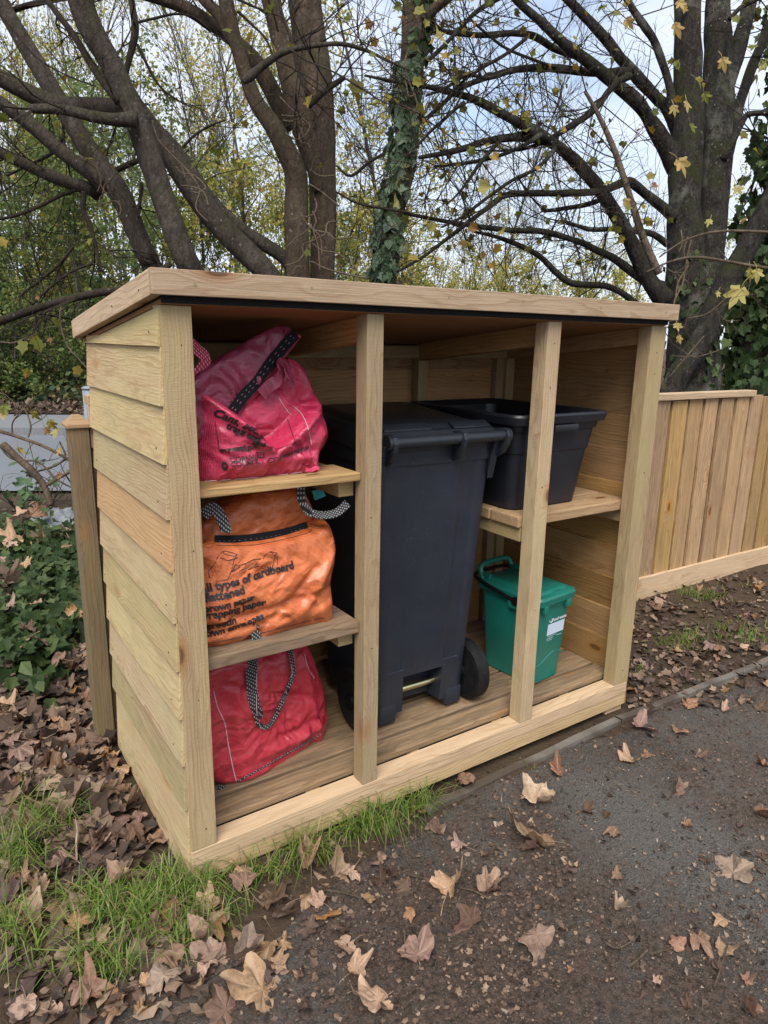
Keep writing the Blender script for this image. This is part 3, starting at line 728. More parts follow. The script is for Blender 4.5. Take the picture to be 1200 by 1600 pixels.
# ------------------------------------------------------------------ green food caddy
cd = empty('food_caddy', (1.378, .265, .0195), 'small green food waste caddy with white print, on the floor below the box', 'food caddy', rz=R(6))
DM = WM[cd]
m = MB()
def dring(z, g=0.0, r=.026):
    t = z / .34; w_ = .163 + .030 * t + g; d = .235 + .045 * t + g
    return [(x, y, z) for x, y in rrect(w_, d, r, 6)]
loft(m, [dring(0, -.012), dring(.005), dring(.12), dring(.123, .0015), dring(.30), dring(.301, .008), dring(.336, .010)])
finish(m.build('body', M_GREEN, cd, DM), 25)
m = MB()
loft(m, [dring(.312, .018), dring(.318, .028), dring(.340, .030), dring(.349, .020), dring(.353, -.020), dring(.360, -.032), dring(.362, -.040)])
# grip tongue on the front of the lid
pr = [(-.055, .352), (-.035, .362), (-.012, .371), (.012, .371), (.035, .362), (.055, .352), (.055, .336), (.035, .324), (.012, .315), (-.012, .315), (-.035, .324), (-.055, .336)]
n = len(pr); yo = -.150
m.add([(x + .01, yo + (.010 if z > .335 else .006), z - .014) for x, z in pr] + [(x + .01, yo + .024, z - .014) for x, z in pr],
      [tuple(range(n-1, -1, -1)), tuple(range(n, 2*n))] + [(i, (i+1)%n, (i+1)%n+n, i+n) for i in range(n)])
lidc = finish(m.build('lid', M_GREEN, cd, DM), 28)
m = MB()                                               # raised carrying loop at the back of the lid
pth = smooth_path([(-.088, .132, .345), (-.086, .150, .372), (-.070, .158, .392), (0, .160, .396), (.070, .158, .392), (.086, .150, .372), (.088, .132, .345)], 4)
m.tube(pth, .011, 10); m.box(-.095, -.076, .10, .145, .335, .37); m.box(.076, .095, .10, .145, .335, .37)
finish(m.build('lid_loop', M_GREEN, lidc, DM), 40)
m = MB()                                               # black bail handle folded to the back
pth = smooth_path([(-.112, -.045, .315), (-.114, .04, .330), (-.112, .12, .345), (-.098, .168, .352), (-.06, .182, .354), (0, .184, .354), (.06, .182, .354), (.098, .168, .352), (.112, .12, .345), (.114, .04, .330), (.112, -.045, .315)], 3)
m.tube(pth, .0075, 10)
for s_ in (-1, 1): m.tube([(s_*.104, -.045, .315), (s_*.118, -.045, .315)], .017, 16)
finish(m.build('handle', M_BLACK, cd, DM), 40)
for a in [(x - .012, x + .012, -.155, -.135, .290, .318) for x in (-.072, .06)] + [(s_*.108 - .008, s_*.108 + .008, -.075, -.012, .285, .312) for s_ in (-1, 1)]:
    m = MB(); m.box(*a); finish(m.build('lid_clip', M_GREEN, lidc, DM, bevel=.003))

def text_mesh(s, size, bold=0.0, align='LEFT'):
    cu = bpy.data.curves.new('lettering', 'FONT'); cu.body = s; cu.size = size; cu.align_x = align; cu.offset = bold; cu.resolution_u = 3
    o = bpy.data.objects.new('lettering', cu); col.objects.link(o)
    dg = bpy.context.evaluated_depsgraph_get(); me = bpy.data.meshes.new_from_object(o.evaluated_get(dg))
    bpy.data.objects.remove(o); bpy.data.curves.remove(cu)
    bm = bmesh.new(); bm.from_mesh(me); bmesh.ops.triangulate(bm, faces=bm.faces[:])
    v_ = [(q.co.x, q.co.y) for q in bm.verts]; f_ = [tuple(q.index for q in f.verts) for f in bm.faces]; bm.free()
    bpy.data.meshes.remove(me); return v_, f_
def front_y(z): t = z / .34; return -(.235 + .045 * t) / 2 - .0008
def on_caddy(m, verts, faces, ox, oz, mi=0):
    m.add([(ox + x, front_y(oz + z) - .0006, oz + z) for x, z in verts], faces, mi)
m = MB(); ox = -.004
v_, f_ = text_mesh('Food waste', .0178, .0005); on_caddy(m, v_, f_, ox - .004, .240)
m2 = MB(); m2.add([(ox + x, front_y(z) - .0006, z) for x, z in ((-.026, .188), (.072, .188), (.072, .233), (-.026, .233))], [(0, 1, 2, 3)])
m2.build('label_panel', M_PANEL, cd, DM)
ringp = [(ox - .012 + .0075*math.cos(R(a)), .246 + .0075*math.sin(R(a))) for a in range(-200, 70, 15)]      # little recycling swirl
m.tube([(x, front_y(z) - .0008, z) for x, z in ringp], .0012, 4)
m.add([(ox + x, front_y(z) - .0006, z) for x, z in ((-.021, .1825), (.030, .1825), (.030, .1840), (-.021, .1840))], [(0, 1, 2, 3)])
for s, sz, x, z in (('CORNWALL', .0052, -.014, .173), ('COUNCIL', .0052, -.014, .166), ('recycle now', .0062, .034, .175)):
    v_, f_ = text_mesh(s, sz, .0001); on_caddy(m, v_, f_, ox + x, z)
m.add([(ox + x, front_y(z) - .0006, z) for x, z in ((-.021, .176), (-.0195, .178), (-.018, .176), (-.0185, .169), (-.0195, .165), (-.0205, .169))], [(5, 4, 3, 2, 1, 0)])
m.build('printed_lettering', M_WHITE, cd, DM)
m = MB()                                                # moulded wave line low on the front
m.tube([(x, front_y(z) + .0008, z) for x, z in smooth_path([(-.082, .075), (-.045, .078), (-.01, .098), (.03, .112), (.06, .104), (.084, .092)], 5)], .0025, 6)
finish(m.build('moulded_line', M_GREEN, cd, DM))

# ------------------------------------------------------------------ recycling bags
def bag(name, parent, mat, outline, a, b_, Df, Db, p=3.0, wr=.006, seed=0.0, push=None, NT=150, NR=44, flat_base=None):
    """A filled sack: outline (pixels) laid on the upright plane y = a + b x, bulging Df to the front and Db to the back, creased."""
    pts = [on_y(u, v, a, b_) for u, v in outline]
    L = [0]
    for i in range(len(pts)): L.append(L[-1] + (pts[(i+1) % len(pts)] - pts[i]).length)
    def at(s):
        s = s % L[-1]
        for i in range(len(pts)):
            if L[i+1] >= s: t = (s - L[i]) / max(1e-9, L[i+1] - L[i]); return pts[i].lerp(pts[(i+1) % len(pts)], t)
    per = [at(L[-1] * i / NT) for i in range(NT)]
    for _ in range(2): per = [(per[i-1] + per[i] * 2 + per[(i+1) % NT]) / 4 for i in range(NT)]
    cen = sum(per, Vector()) / NT
    nrm = Vector((b_, -1, 0)).normalized()
    m = MB(); vs = []
    def crease(q, s_):
        f1 = noise.noise((q.x*9 + seed, q.z*9, s_)); f2 = noise.noise((q.x*22 + 3*f1 + seed, q.z*22 - 2*f1, s_*2)); f3 = noise.noise((q.x*55 + 2*f2, q.z*55 + 3*f1, s_*3 + seed))
        g = noise.noise((q.x*14 + q.z*9 + 2.5*f1 + seed, (q.z - q.x)*4, s_)); return 1.5*f1 + (1 - 2.4*abs(g)) * .9 + (1 - 2*abs(f2)) * .45 + (.5 - abs(f3)) * .28
    for side, D in ((1, Df), (-1, Db)):
        for k in range(NR + 1):
            rho = 1 - (1 - k / NR) ** 1.0
            rr = 1 - rho                                        # k=0 at the rim
            for i in range(NT):
                q = cen.lerp(per[i], rr)
                h = D * (1 - rr ** p) ** .5
                e = (1 - rr ** 8)
                h += wr * crease(q, side) * e
                if push and side == 1: h += push(q)  * e
                vs.append(q + nrm * (h * side))
    fs = []
    half = (NR + 1) * NT
    for s_ in (0, 1):
        o0 = s_ * half
        for k in range(NR):
            for i in range(NT):
                f = (o0+k*NT+i, o0+k*NT+(i+1) % NT, o0+(k+1)*NT+(i+1) % NT, o0+(k+1)*NT+i)
                fs.append(f if s_ == 0 else f[::-1])
    m.add(vs, fs); o = m.build(name, mat, parent)
    bm = bmesh.new(); bm.from_mesh(o.data); bmesh.ops.remove_doubles(bm, verts=bm.verts[:], dist=1e-5); bmesh.ops.recalc_face_normals(bm, faces=bm.faces[:])
    for f in bm.faces: f.smooth = True
    bm.to_mesh(o.data); bm.free()
    return o
def bvh(o):
    return BVHTree.FromPolygons([v.co.copy() for v in o.data.vertices], [tuple(p.vertices) for p in o.data.polygons])
def hit(tree, p, off=.0015):
    """Drop a point straight back onto the bag front."""
    r = tree.ray_cast(Vector((p.x, -.3, p.z)), Vector((0, 1, 0)))
    if r[0] is None: return None
    return r[0] + Vector((0, -off, 0))
def print_on(tree, m, verts, faces, org, dx, dz, off=.0028):
    vs = []
    for x, z in verts:
        q = org + dx * x + dz * z; h = hit(tree, q, off)
        vs.append(h if h is not None else None)
    ok = [f for f in faces if all(vs[i] is not None for i in f)]
    if ok: m.add([v if v is not None else Vector() for v in vs], ok)
def pix_on(tree, u, v, off=.002):
    d = ray(u, v).normalized(); r = tree.ray_cast(CAM, d)
    return (r[0] - d * off) if r[0] is not None else None
def line_on(tree, m, pix, rad, n=5, off=.001, sub_=6):
    q = [pix_on(tree, u, v, off) for u, v in smooth_path(pix, sub_)]; q = [x for x in q if x is not None]
    if len(q) > 1: m.tube(q, rad, n)
def ribbon(m, pts, wd, nrm, th=.0025):
    """Flat webbing along pts; nrm is a direction or a list: the face normal."""
    k = len(pts); vs = []
    for i, p in enumerate(pts):
        p = Vector(p); t = (Vector(pts[min(i+1, k-1)]) - Vector(pts[max(i-1, 0)])).normalized()
        nn = Vector(nrm[i] if isinstance(nrm, list) else nrm); nn = (nn - t * nn.dot(t)).normalized(); s_ = t.cross(nn)
        vs += [p + s_*wd/2 + nn*th/2, p - s_*wd/2 + nn*th/2, p - s_*wd/2 - nn*th/2, p + s_*wd/2 - nn*th/2]
    fs = [(i*4+j, i*4+(j+1)%4, (i+1)*4+(j+1)%4, (i+1)*4+j) for i in range(k-1) for j in range(4)] + [(3,2,1,0), tuple((k-1)*4+j for j in range(4))]
    m.add(vs, fs)
def pxs(lst, a, b_=0.0): return [on_y(u, v, a, b_) for u, v in lst]

# --- pink bag on the top shelf
b1 = empty('recycling_bag', (.24, .17, .905), 'slumped pink bag with a black velcro strip on the top left shelf', 'recycling bag', 'woven recycling bags in the left bay')
def to_pix(q):
    d = q - CAM; z = d.dot(FWD); return 600 + F * d.dot(RIGHT) / z, 800 - F * d.dot(UP) / z
VL = [(285,606),(309,622),(362,664),(395,694),(418,676),(455,642),(488,620),(510,610)]
def vline(u):
    for (a, va), (b_, vb) in zip(VL, VL[1:]):
        if a <= u <= b_: return va + (vb - va) * (u - a) / (b_ - a)
    return 620
def push1(q):
    u, v = to_pix(q); d = vline(u) - v                       # px above the drooping front edge
    return -.070 * sm(-2, 16, d) * sm(496, 470, u) + .010 * math.exp(-((d + 5) / 7) ** 2) - .008 * math.exp(-((d + 28) / 8) ** 2) + .008 * math.exp(-((v - 716 + .1 * (u - 330)) / 7) ** 2)
o1 = bag('body', b1, M_RED, [(285,757),(317,756),(345,753),(400,751),(450,748),(486,741),(483,725),(479,709),(492,694),(500,676),(496,655),(489,629),(480,600),(471,574),(459,562),(446,556),(420,575),(380,585),(330,590),(285,600)],
         .175, .05, .125, .16, p=3.4, wr=.0095, seed=2.0, push=push1)
t1 = bvh(o1)
o1b = bag('flap', b1, M_PLUM, [(283,705),(283,610),(300,588),(320,575),(332,565),(365,545),(395,528),(421,514),(434,508),(447,508),(467,524),(448,556),(420,590),(395,620),(374,649),(362,668),(335,672),(310,690)],
          .105, .12, .012, .03, p=5, wr=.008, seed=8.0, NT=120, NR=30)
m = MB(); ribbon(m, pxs(smooth_path([(359,649),(380,620),(398,600),(415,577),(440,546),(462,522)], 4), .082, .12), .026, Vector((.1, -1, .1)), .006)
vs1 = m.build('velcro_strip', M_VELCRO, o1b)
m = MB()
for off in (-2.2, 2.2):
    q = pxs(smooth_path([(359+off,648+off*.7),(380+off,619+off*.7),(398+off,599+off*.7),(415+off,576+off*.7),(440+off,545+off*.7),(461+off,522+off*.7)], 6), .077, .12)
    for i in range(0, len(q)-1, 2): m.tube([q[i], q[i].lerp(q[i+1], .55)], .0004, 4)
m.build('stitching', M_STITCH, vs1)
m = MB(); ribbon(m, pxs(smooth_path([(374,652),(392,626),(412,598),(432,572),(452,545),(468,524)], 4), .095, .12), .010, Vector((.3, -1, 0)), .004); m.build('hem', M_RED, o1b)
# the gaping mouth: a rolled rim of cloth, the inner panel and a tucked handle
m = MB()
ribbon(m, pxs(smooth_path([(408,617),(420,604),(433,594),(440,580),(438,572),(444,567),(450,572),(449,582),(456,593),(452,602)], 5), .075, .1), .030, Vector((.6, -.6, .5)), .004)
m.build('rim_fold', M_PLUM, o1)
m = MB(); line_on(t1, m, [(436,622),(443,633),(450,643),(454,648)], .0011); m.build('seam', M_STITCH, o1)
m = MB(); line_on(t1, m, [(458,635),(470,645),(479,662),(484,680),(487,695)], .0011)
m.build('seam', M_STITCH, o1); m = MB(); line_on(t1, m, [(320,752),(380,748),(440,742),(480,736)], .0012); m.build('seam', M_STITCH, o1)
m = MB(); ribbon(m, pxs(smooth_path([(296,535),(308,547),(318,556),(321,565),(314,578),(302,592),(296,600)], 4), .12, .0), .030, Vector((.4, -1, .2)), .004); m.build('handle', M_WEBR, b1)
m = MB(); ribbon(m, pxs([(478,734),(486,735),(494,731),(498,733)], .05, 0), .010, Vector((0, -1, .6)), .005); m.build('torn_corner', M_RED, o1)
m = MB()
up = Vector((0, 0, 1))
def put_text(tree, m, s, size, u, v, a, rise=0.0, bold=.0009, b_=0.0):
    o = on_y(u, v, a, b_); dx = Vector((1, 0, rise)).normalized()
    v_, f_ = text_mesh(s, size, bold); print_on(tree, m, v_, f_, o, dx, Vector((-rise, 0, 1)).normalized())
put_text(t1, m, 'Cans, bottles,', .024, 338, 650, .06, -.50)
put_text(t1, m, 'trays and', .022, 354, 669, .06, -.52)
put_text(t1, m, 'tins', .021, 392, 694, .06, -.25)
put_text(t1, m, 'cornwall.gov.', .017, 347, 708, .06, .06, .0006)
put_text(t1, m, 'CORNWALL', .016, 363, 723, .05, .04, .0004); put_text(t1, m, 'COUNCIL', .016, 363, 730, .05, .04, .0004)
put_text(t1, m, 'Cornwall recycles', .015, 430, 722, .05, .22, .0004)
for ln in ([(343,704),(339,680),(336,658)], [(343,704),(365,700),(385,698)], [(400,707),(430,702),(462,692)], [(462,692),(455,672),(449,655)]): line_on(t1, m, ln, .0008)
line_on(t1, m, [(418,722),(421,717),(427,716),(428,721),(421,723)], .0012); line_on(t1, m, [(350,722),(348,728),(351,734),(355,728),(352,722)], .003)
m.build('printed_lettering', M_INK, o1)
# --- orange bag on the middle shelf
b2 = empty('recycling_bag', (.25, .2, .495), 'orange cardboard bag with black printed lettering on the middle left shelf', 'recycling bag', 'woven recycling bags in the left bay')
def push2(q):
    u, v = to_pix(q)
    f = .010 * math.exp(-((v - (955 - .10 * (u - 330))) / 13) ** 2) * sm(530, 430, u) - .005 * math.exp(-((v - (948 + .02 * (u - 330))) / 6) ** 2) * sm(460, 420, u)
    f += .014 * math.exp(-((u + .55 * (v - 900) - 478) / 9) ** 2) * sm(820, 860, v) * sm(960, 930, v) - .012 * math.exp(-((u + .9 * (v - 900) - 455) / 8) ** 2) * sm(850, 880, v)
    f += .007 * math.exp(-((v - 985 + .28 * (u - 330)) / 9) ** 2) - .004 * math.exp(-((v - 974 + .2 * (u - 330)) / 6) ** 2) * sm(440, 400, u)
    return f + .012 * math.exp(-((q.z - .60 - .1*(q.x-.1)) / .05) ** 2) - .010 * math.exp(-((q.z - .555 - .12*(q.x-.1)) / .012) ** 2) + .008 * sm(.38, .46, q.x)
o2 = bag('body', b2, M_ORANGE, [(285,1012),(331,1010),(370,1003),(412,994),(456,981),(500,971),(514,965),(514,945),(512,915),(510,895),(515,875),(519,845),(513,820),(506,809),(484,818),(450,828),(400,836),(340,841),(285,845)],
         .125, 0, .058, .22, p=7, wr=.0065, seed=21.0, push=push2)
t2 = bvh(o2)
o2b = bag('top_fold', b2, M_ORANGE, [(285,850),(285,815),(325,800),(350,784),(380,770),(440,760),(472,762),(486,790),(490,806),(470,822),(430,832),(360,845)], .17, .0, .05, .10, p=4, wr=.006, seed=30.0, NT=110, NR=26)
m = MB(); ribbon(m, [q + Vector((0, -.001, 0)) for q in (pix_on(t2, u, v, .004) or on_y(u, v, .07) for u, v in smooth_path([(335,845),(365,845),(400,842),(430,837),(455,831),(480,823)], 4))], .027, Vector((0, -1, .15)), .006)
vs2 = m.build('velcro_strip', M_VELCRO, o2)
m = MB(); q = [pix_on(t2, u, v, .0085) or on_y(u, v, .062) for u, v in smooth_path([(338,845),(365,845),(400,842),(430,837),(455,831),(478,824)], 8)]
for i in range(0, len(q)-1, 2): m.tube([q[i], q[i].lerp(q[i+1], .5)], .0003, 4)
m.build('stitching', M_STITCH, vs2)
m = MB(); ribbon(m, pxs(smooth_path([(472,752),(470,768),(473,785),(483,799),(495,804),(510,805),(526,801),(538,791),(543,786)], 4), .060), .022, [Vector((-.8, -.7, .1))]*14 + [Vector((.0, -.75, .7))]*19, .004)
m.build('handle', M_WEB, o2b)
m = MB(); ribbon(m, pxs(smooth_path([(318,806),(330,794),(338,797),(347,812),(352,826),(351,832)], 4), .075), .026, Vector((-.1, -1, .3)), .004); m.build('handle', M_WEB, b2)
m = MB(); ribbon(m, pxs(smooth_path([(398,975),(396,985),(400,995),(402,1004)], 4), .062), .024, Vector((0, -1, .3)), .005); m.build('tab', M_WEB, b2)
m = MB(); m.add(pxs([(487,767),(503,764),(509,775),(492,782)], .19) + pxs([(487,767),(503,764),(509,775),(492,782)], .30), [(3,2,1,0),(4,5,6,7),(0,1,5,4),(1,2,6,5),(2,3,7,6),(3,0,4,7)]); m.build('carton', M_TEAL, b2)
m = MB()
for s, sz, u, v, rise in (('All types of cardboard', .0272, 311, 926, .10), ('flattened', .0272, 318, 938, .09), ('brown paper', .0235, 316, 954, .10), ('wrapping paper', .0262, 310, 966, .05), ('greetin', .0255, 322, 983, .10), ('brown envelopes', .0240, 310, 1000, .15)):
    put_text(t2, m, s, sz, u, v, .070, rise, .0011)
m.build('printed_lettering', M_INK, o2)
m = MB()
for ln in ([(327,902),(326,892),(333,884),(342,868),(347,862)], [(327,902),(340,908),(356,906),(362,890),(366,874)], [(347,862),(352,866),(366,869),(371,866)], [(347,862),(353,861),(364,864),(371,866),(366,874)],
           [(345,871),(356,876),(372,871)], [(362,893),(375,886),(368,882),(362,893)], [(372,884),(385,880),(383,888),(374,892)], [(385,880),(396,874),(403,880),(388,890)], [(396,874),(408,873)], [(388,890),(405,884)],
           [(408,888),(413,868),(422,862),(433,864),(434,882),(424,893),(410,888)], [(422,862),(430,868),(424,893)], [(430,868),(433,864)]):
    q = [pix_on(t2, u, v, .0012) for u, v in ln]; q = [x for x in q if x is not None]
    if len(q) > 1: m.tube(q, .0008, 4)
m.build('printed_drawing', M_INK, o2)
m = MB(); line_on(t2, m, [(332,1004),(400,991),(460,976),(506,965)], .0011); m.build('seam', M_INK, o2); m = MB(); line_on(t2, m, [(338,852),(400,851),(470,836),(488,828)], .0007); m.build('seam', M_INK, o2)
# --- deep red bag on the floor
b3 = empty('recycling_bag', (.28, .33, .02), 'deep red bag on the floor with a long hanging black and white handle', 'recycling bag', 'woven recycling bags in the left bay')
def push3(q):
    u, v = to_pix(q)
    f = -.018 * sm(350 + (v - 1080) * .15 + 4, 340 + (v - 1080) * .15 - 6, u)
    f += .014 * math.exp(-((v - 1150 + .45 * (u - 430)) / 9) ** 2) * sm(380, 420, u) - .012 * math.exp(-((v - 1138 + .5 * (u - 430)) / 6) ** 2) * sm(400, 440, u)
    f += .012 * math.exp(-((v - 1195 + .35 * (u - 400)) / 8) ** 2) + .012 * math.exp(-((u - 470 - .25 * (v - 1080)) / 7) ** 2) - .010 * math.exp(-((v - 1072 - .15 * (u - 400)) / 6) ** 2)
    return f
o3 = bag('body', b3, M_RED2, [(300,1205),(325,1215),(348,1228),(362,1229),(400,1209),(436,1188),(468,1170),(500,1151),(508,1138),(506,1112),(505,1080),(493,1048),(485,1022),(476,1002),(430,1005),(380,1015),(320,1030),(290,1040),(285,1120)],
         .165, .24, .045, .22, p=6, wr=.0095, seed=41.0, push=push3)
t3 = bvh(o3)
m = MB(); nr = Vector((-.25, -1, .1)); pp = smooth_path([(393,1022),(393,1050),(394,1080),(399,1105),(404,1122)], 5)
ribbon(m, [(pix_on(t3, u, v, .004) or on_y(u, v, .14, .24)) for u, v in pp], .030, nr, .004)
pp = smooth_path([(400,1118),(404,1131),(412,1136),(421,1133),(430,1120),(440,1098),(452,1070),(458,1050),(456,1030),(453,1016)], 5)
ribbon(m, [(pix_on(t3, u, v, .010) or on_y(u, v, .13, .24)) for u, v in pp], .013, nr, .004)
h3 = m.build('handle', M_WEB, o3)
m = MB(); line_on(t3, m, [(401,1034),(401,1080),(401,1110),(404,1134),(413,1138),(422,1134),(432,1117),(446,1085),(456,1055),(455,1038)], .0011, off=.010); m.build('handle_edge', M_STITCH, h3)
m = MB(); line_on(t3, m, [(334,1080),(340,1105),(351,1130),(357,1165),(364,1200),(369,1220)], .0016); m.build('seam', M_STITCH, o3); m = MB(); line_on(t3, m, [(476,1022),(482,1045),(492,1060)], .0010); m.build('seam', M_STITCH, o3)
m = MB(); line_on(t3, m, [(372,1220),(400,1205),(436,1184),(470,1165),(500,1148)], .0032, off=.0); m.build('base_trim', M_WEB, o3)
m = MB(); ribbon(m, pxs([(498,1152),(508,1149)], .165, .24), .012, nr, .006); m.build('corner_tab', M_WEB, o3)
m = MB(); ribbon(m, pxs([(342,1230),(356,1233)], .14, .24), .014, nr, .006); m.build('corner_tab', M_WEB, o3)

# ------------------------------------------------------------------ trees
def leaf_fan(m, p, n_, t, size, mi=0, lobes=True):
    """One lobed leaf: p stalk end, t direction to its tip, n_ face normal."""
    t = t.normalized(); n_ = (n_ - t * n_.dot(t)); n_ = n_.normalized() if n_.length > 1e-5 else t.orthogonal().normalized(); s_ = t.cross(n_)
    pr = ((0,0,0),(-.26,-.05,.05),(-.44,.12,.09),(-.36,.30,.06),(-.56,.58,.14),(-.30,.64,.04),(-.16,.76,.0),(0,1,-.10),(.16,.76,.0),(.30,.64,.04),(.56,.58,.14),(.36,.30,.06),(.44,.12,.09),(.26,-.05,.05)) if lobes else ((0,0,0),(-.38,.35,.06),(-.2,.75,.03),(0,1,-.05),(.2,.75,.03),(.38,.35,.06))
    vs = [p + (s_ * x + t * y + n_ * z) * size for x, y, z in pr]
    k = len(pr); h = k // 2
    m.add(vs, [tuple(range(0, h + 1)), (0,) + tuple(range(h, k))], mi)
def big_leaf(m, p, n_, t, size, r, mi=0):
    t = t.normalized(); n_ = (n_ - t * n_.dot(t)).normalized(); s_ = t.cross(n_)
    lob = ((90, 1.0, 26), (40, .82, 24), (140, .82, 24), (-8, .55, 24), (188, .55, 24)); NT = 40; vs = [p + t * .12 * size]
    fold, curl, c1 = r.uniform(-.1, .55), r.uniform(-.6, .5), r.uniform(0, 6)
    for q in (.55, 1.0):
        for j in range(NT):
            a = 360 * j / NT - 90; rad = .36
            for la, lr, lw in lob:
                da = abs((a - la + 180) % 360 - 180); rad = max(rad, .36 + (lr - .36) * max(0, 1 - da / lw) ** .8)
            rad *= (1 - .07 * (j % 2)) * .62 * q
            if abs((a + 270) % 360 - 180) < 14: rad *= .45
            x, y = rad * math.cos(R(a)), .22 + rad * math.sin(R(a)); rr = math.hypot(x, y)
            z = fold * abs(x) + curl * rr * rr + .10 * math.sin(3 * R(a) + c1) * rr
            vs.append(p + (s_ * x + t * y + n_ * z) * size)
    m.add(vs, [(0, 1 + j, 1 + (j + 1) % NT) for j in range(NT)] + [(1 + j, 1 + NT + j, 1 + NT + (j + 1) % NT, 1 + (j + 1) % NT) for j in range(NT)], mi)
    m.tube([p + t * .1 * size, p - t * .15 * size + n_ * .03 * size, p - t * .42 * size + s_ * r.uniform(-.12, .12) * size], .0011, 3, mi)
def rdir(r): 
    while True:
        v_ = Vector((r.uniform(-1,1), r.uniform(-1,1), r.uniform(-1,1)))
        if .05 < v_.length < 1: return v_.normalized()
def twig(m, p, d, L, rad, lev, r, tips, up_=.05, mi=0, spread=.8, kids=(2, 4), sag=0.0):
    k = max(3, int(L / .12)); k = min(k, 7); pts = [p.copy()]; dd = d.normalized(); rs = [rad]
    for i in range(k):
        dd = (dd + rdir(r) * .26 + Vector((0, 0, up_ - sag * i / k))).normalized(); pts.append(pts[-1] + dd * (L / k)); rs.append(rad * (1 - .75 * (i + 1) / k) + .0006)
    m.tube(pts, rs, 5 if rad > .008 else 3, mi, cap=False)
    tips.append((pts[-1], dd.copy()))
    if lev > 0:
        for _ in range(r.randint(*kids)):
            i = r.randint(1, k); q = pts[i]; e = (pts[i] - pts[i-1]).normalized()
            twig(m, q, (e + rdir(r) * spread), L * r.uniform(.4, .7), rs[i] * .75, lev - 1, r, tips, up_, mi, spread, kids, sag)
    elif k > 2: tips.append((pts[k//2], (dd + rdir(r)).normalized()))
def limb(pts, d0, d1=None, n=4):
    """Traced limb (u, v, half width in px) at distance d0..d1 -> smooth 3D points and radii in metres."""
    d1 = d1 or d0; k = len(pts); o = []
    for i, (u, v, hw) in enumerate(pts):
        d = d0 + (d1 - d0) * i / (k - 1); p = P(u, v, d); o.append((p.x, p.y, p.z, (.90 if hw > 9 else .95) * hw * d / F))
    o = smooth_path(o, n); return [Vector(q[:3]) for q in o], [max(.0012, q[3]) for q in o]
def to_ground(pts, rad, flare=1.5):
    p = pts[0]; d = (pts[0] - pts[1]).normalized(); d.z = min(d.z, -.8); d.normalize()
    t = (p.z - (gz(p.x, p.y) - .08)) / -d.z
    q = [p + d * t, p + d * t * .9, p + d * t * .6, p + d * t * .3]
    return q + pts, [rad[0] * flare * 1.2, rad[0] * flare, rad[0] * 1.12, rad[0] * 1.03] + rad
class Tree:
    def __init__(s, name, loc, label, cat='tree', bark_=B_GREY, seed=1, group=None):
        s.root = empty(name, loc, label, cat, group); s.bk = bark_; s.r = random.Random(seed); s.cr = MB(); s.tips = []; s.limbs = []; s.seed = seed
    def trunk(s, traced, d0, d1=None, ground=True, n=18, name='trunk', wob=.10, parent=None, bark_=None, steps=8):
        pts, rad = limb(traced, d0, d1, steps)
        if rad[-1] > .014 and name != 'broken_limb':
            d = (pts[-1] - pts[-3]).normalized(); L = .5 + 14 * rad[-1]
            for k_ in range(1, 7):
                d = (d + rdir(s.r) * .16 + Vector((0, 0, .05))).normalized(); pts.append(pts[-1] + d * L / 6); rad.append(max(.004, rad[-1] * .74))
        if ground: pts, rad = to_ground(pts, rad)
        m = MB(); m.tube(pts, rad, n, wob=wob, seed=s.seed)
        o = m.build(name, bark_ or s.bk, parent or s.root, smooth=True); s.limbs.append((pts, rad)); return o
    def sprout(s, pts, rad, count, L, lev=2, r0=.5, from_=.2, up_=.05, side=.9, kids=(2, 4), sag=0.0, rmax=.012):
        k = len(pts)
        for _ in range(count):
            i = s.r.randint(int(k * from_), k - 1); i = max(1, i)
            e = (pts[i] - pts[i-1]).normalized(); d = e * .5 + rdir(s.r) * side
            twig(s.cr, pts[i], d, L * s.r.uniform(.6, 1.25), min(rmax, rad[i] * r0), lev, s.r, s.tips, up_, 0, .8, kids, sag)
    def leaves(s, n, size, mi=1, droop=.6, tips=None, keep=None):
        tips = tips or s.tips
        if not tips: return
        for _ in range(n):
            p, d = s.r.choice(tips)
            if keep and not keep(p): continue
            p = p + rdir(s.r) * .03
            leaf_fan(s.cr, p, rdir(s.r) + Vector((0, 0, .5)), d + rdir(s.r) * .8 + Vector((0, 0, -droop)), size * s.r.uniform(.55, 1.2), mi)
    def done(s, leafmats, bark_=None, name='crown'):
        return s.cr.build(name, [bark_ or B_TWIG] + leafmats, s.root)
def ivy(parent, pts, rad, n, size, r, lo=0, hi=1, mats=L_IVY, side=None, name='ivy', thick=.02):
    m = MB(); k = len(pts)
    for _ in range(n):
        t = lo + (hi - lo) * r.random(); f = t * (k - 1); i = min(k - 2, int(f)); p = pts[i].lerp(pts[i+1], f - i); rr = rad[i]
        ax_ = (pts[i+1] - pts[i]).normalized()
        d = rdir(r)
        if side is not None: d = d + side
        d = (d - ax_ * d.dot(ax_)).normalized()
        if N(p.x*6 + d.x*2, p.y*6 + d.y*2, p.z*5) < -.12: continue
        q = p + d * (rr + thick * r.random())
        leaf_fan(m, q, d + rdir(r) * .45, Vector((0, 0, -1)) + rdir(r) * .6, size * r.uniform(.6, 1.2), 0, r.random() < .5)
    return m.build(name, mats, parent)
def vines(parent, traced_list, d, hw, mat=B_PALE, name='dry_vine'):
    for pts in traced_list:
        a, b_ = limb([(u, v, hw) for u, v in pts], d, None, 4)
        m = MB(); m.tube(a, b_, 6, wob=.25); m.build(name, mat, parent, smooth=True)

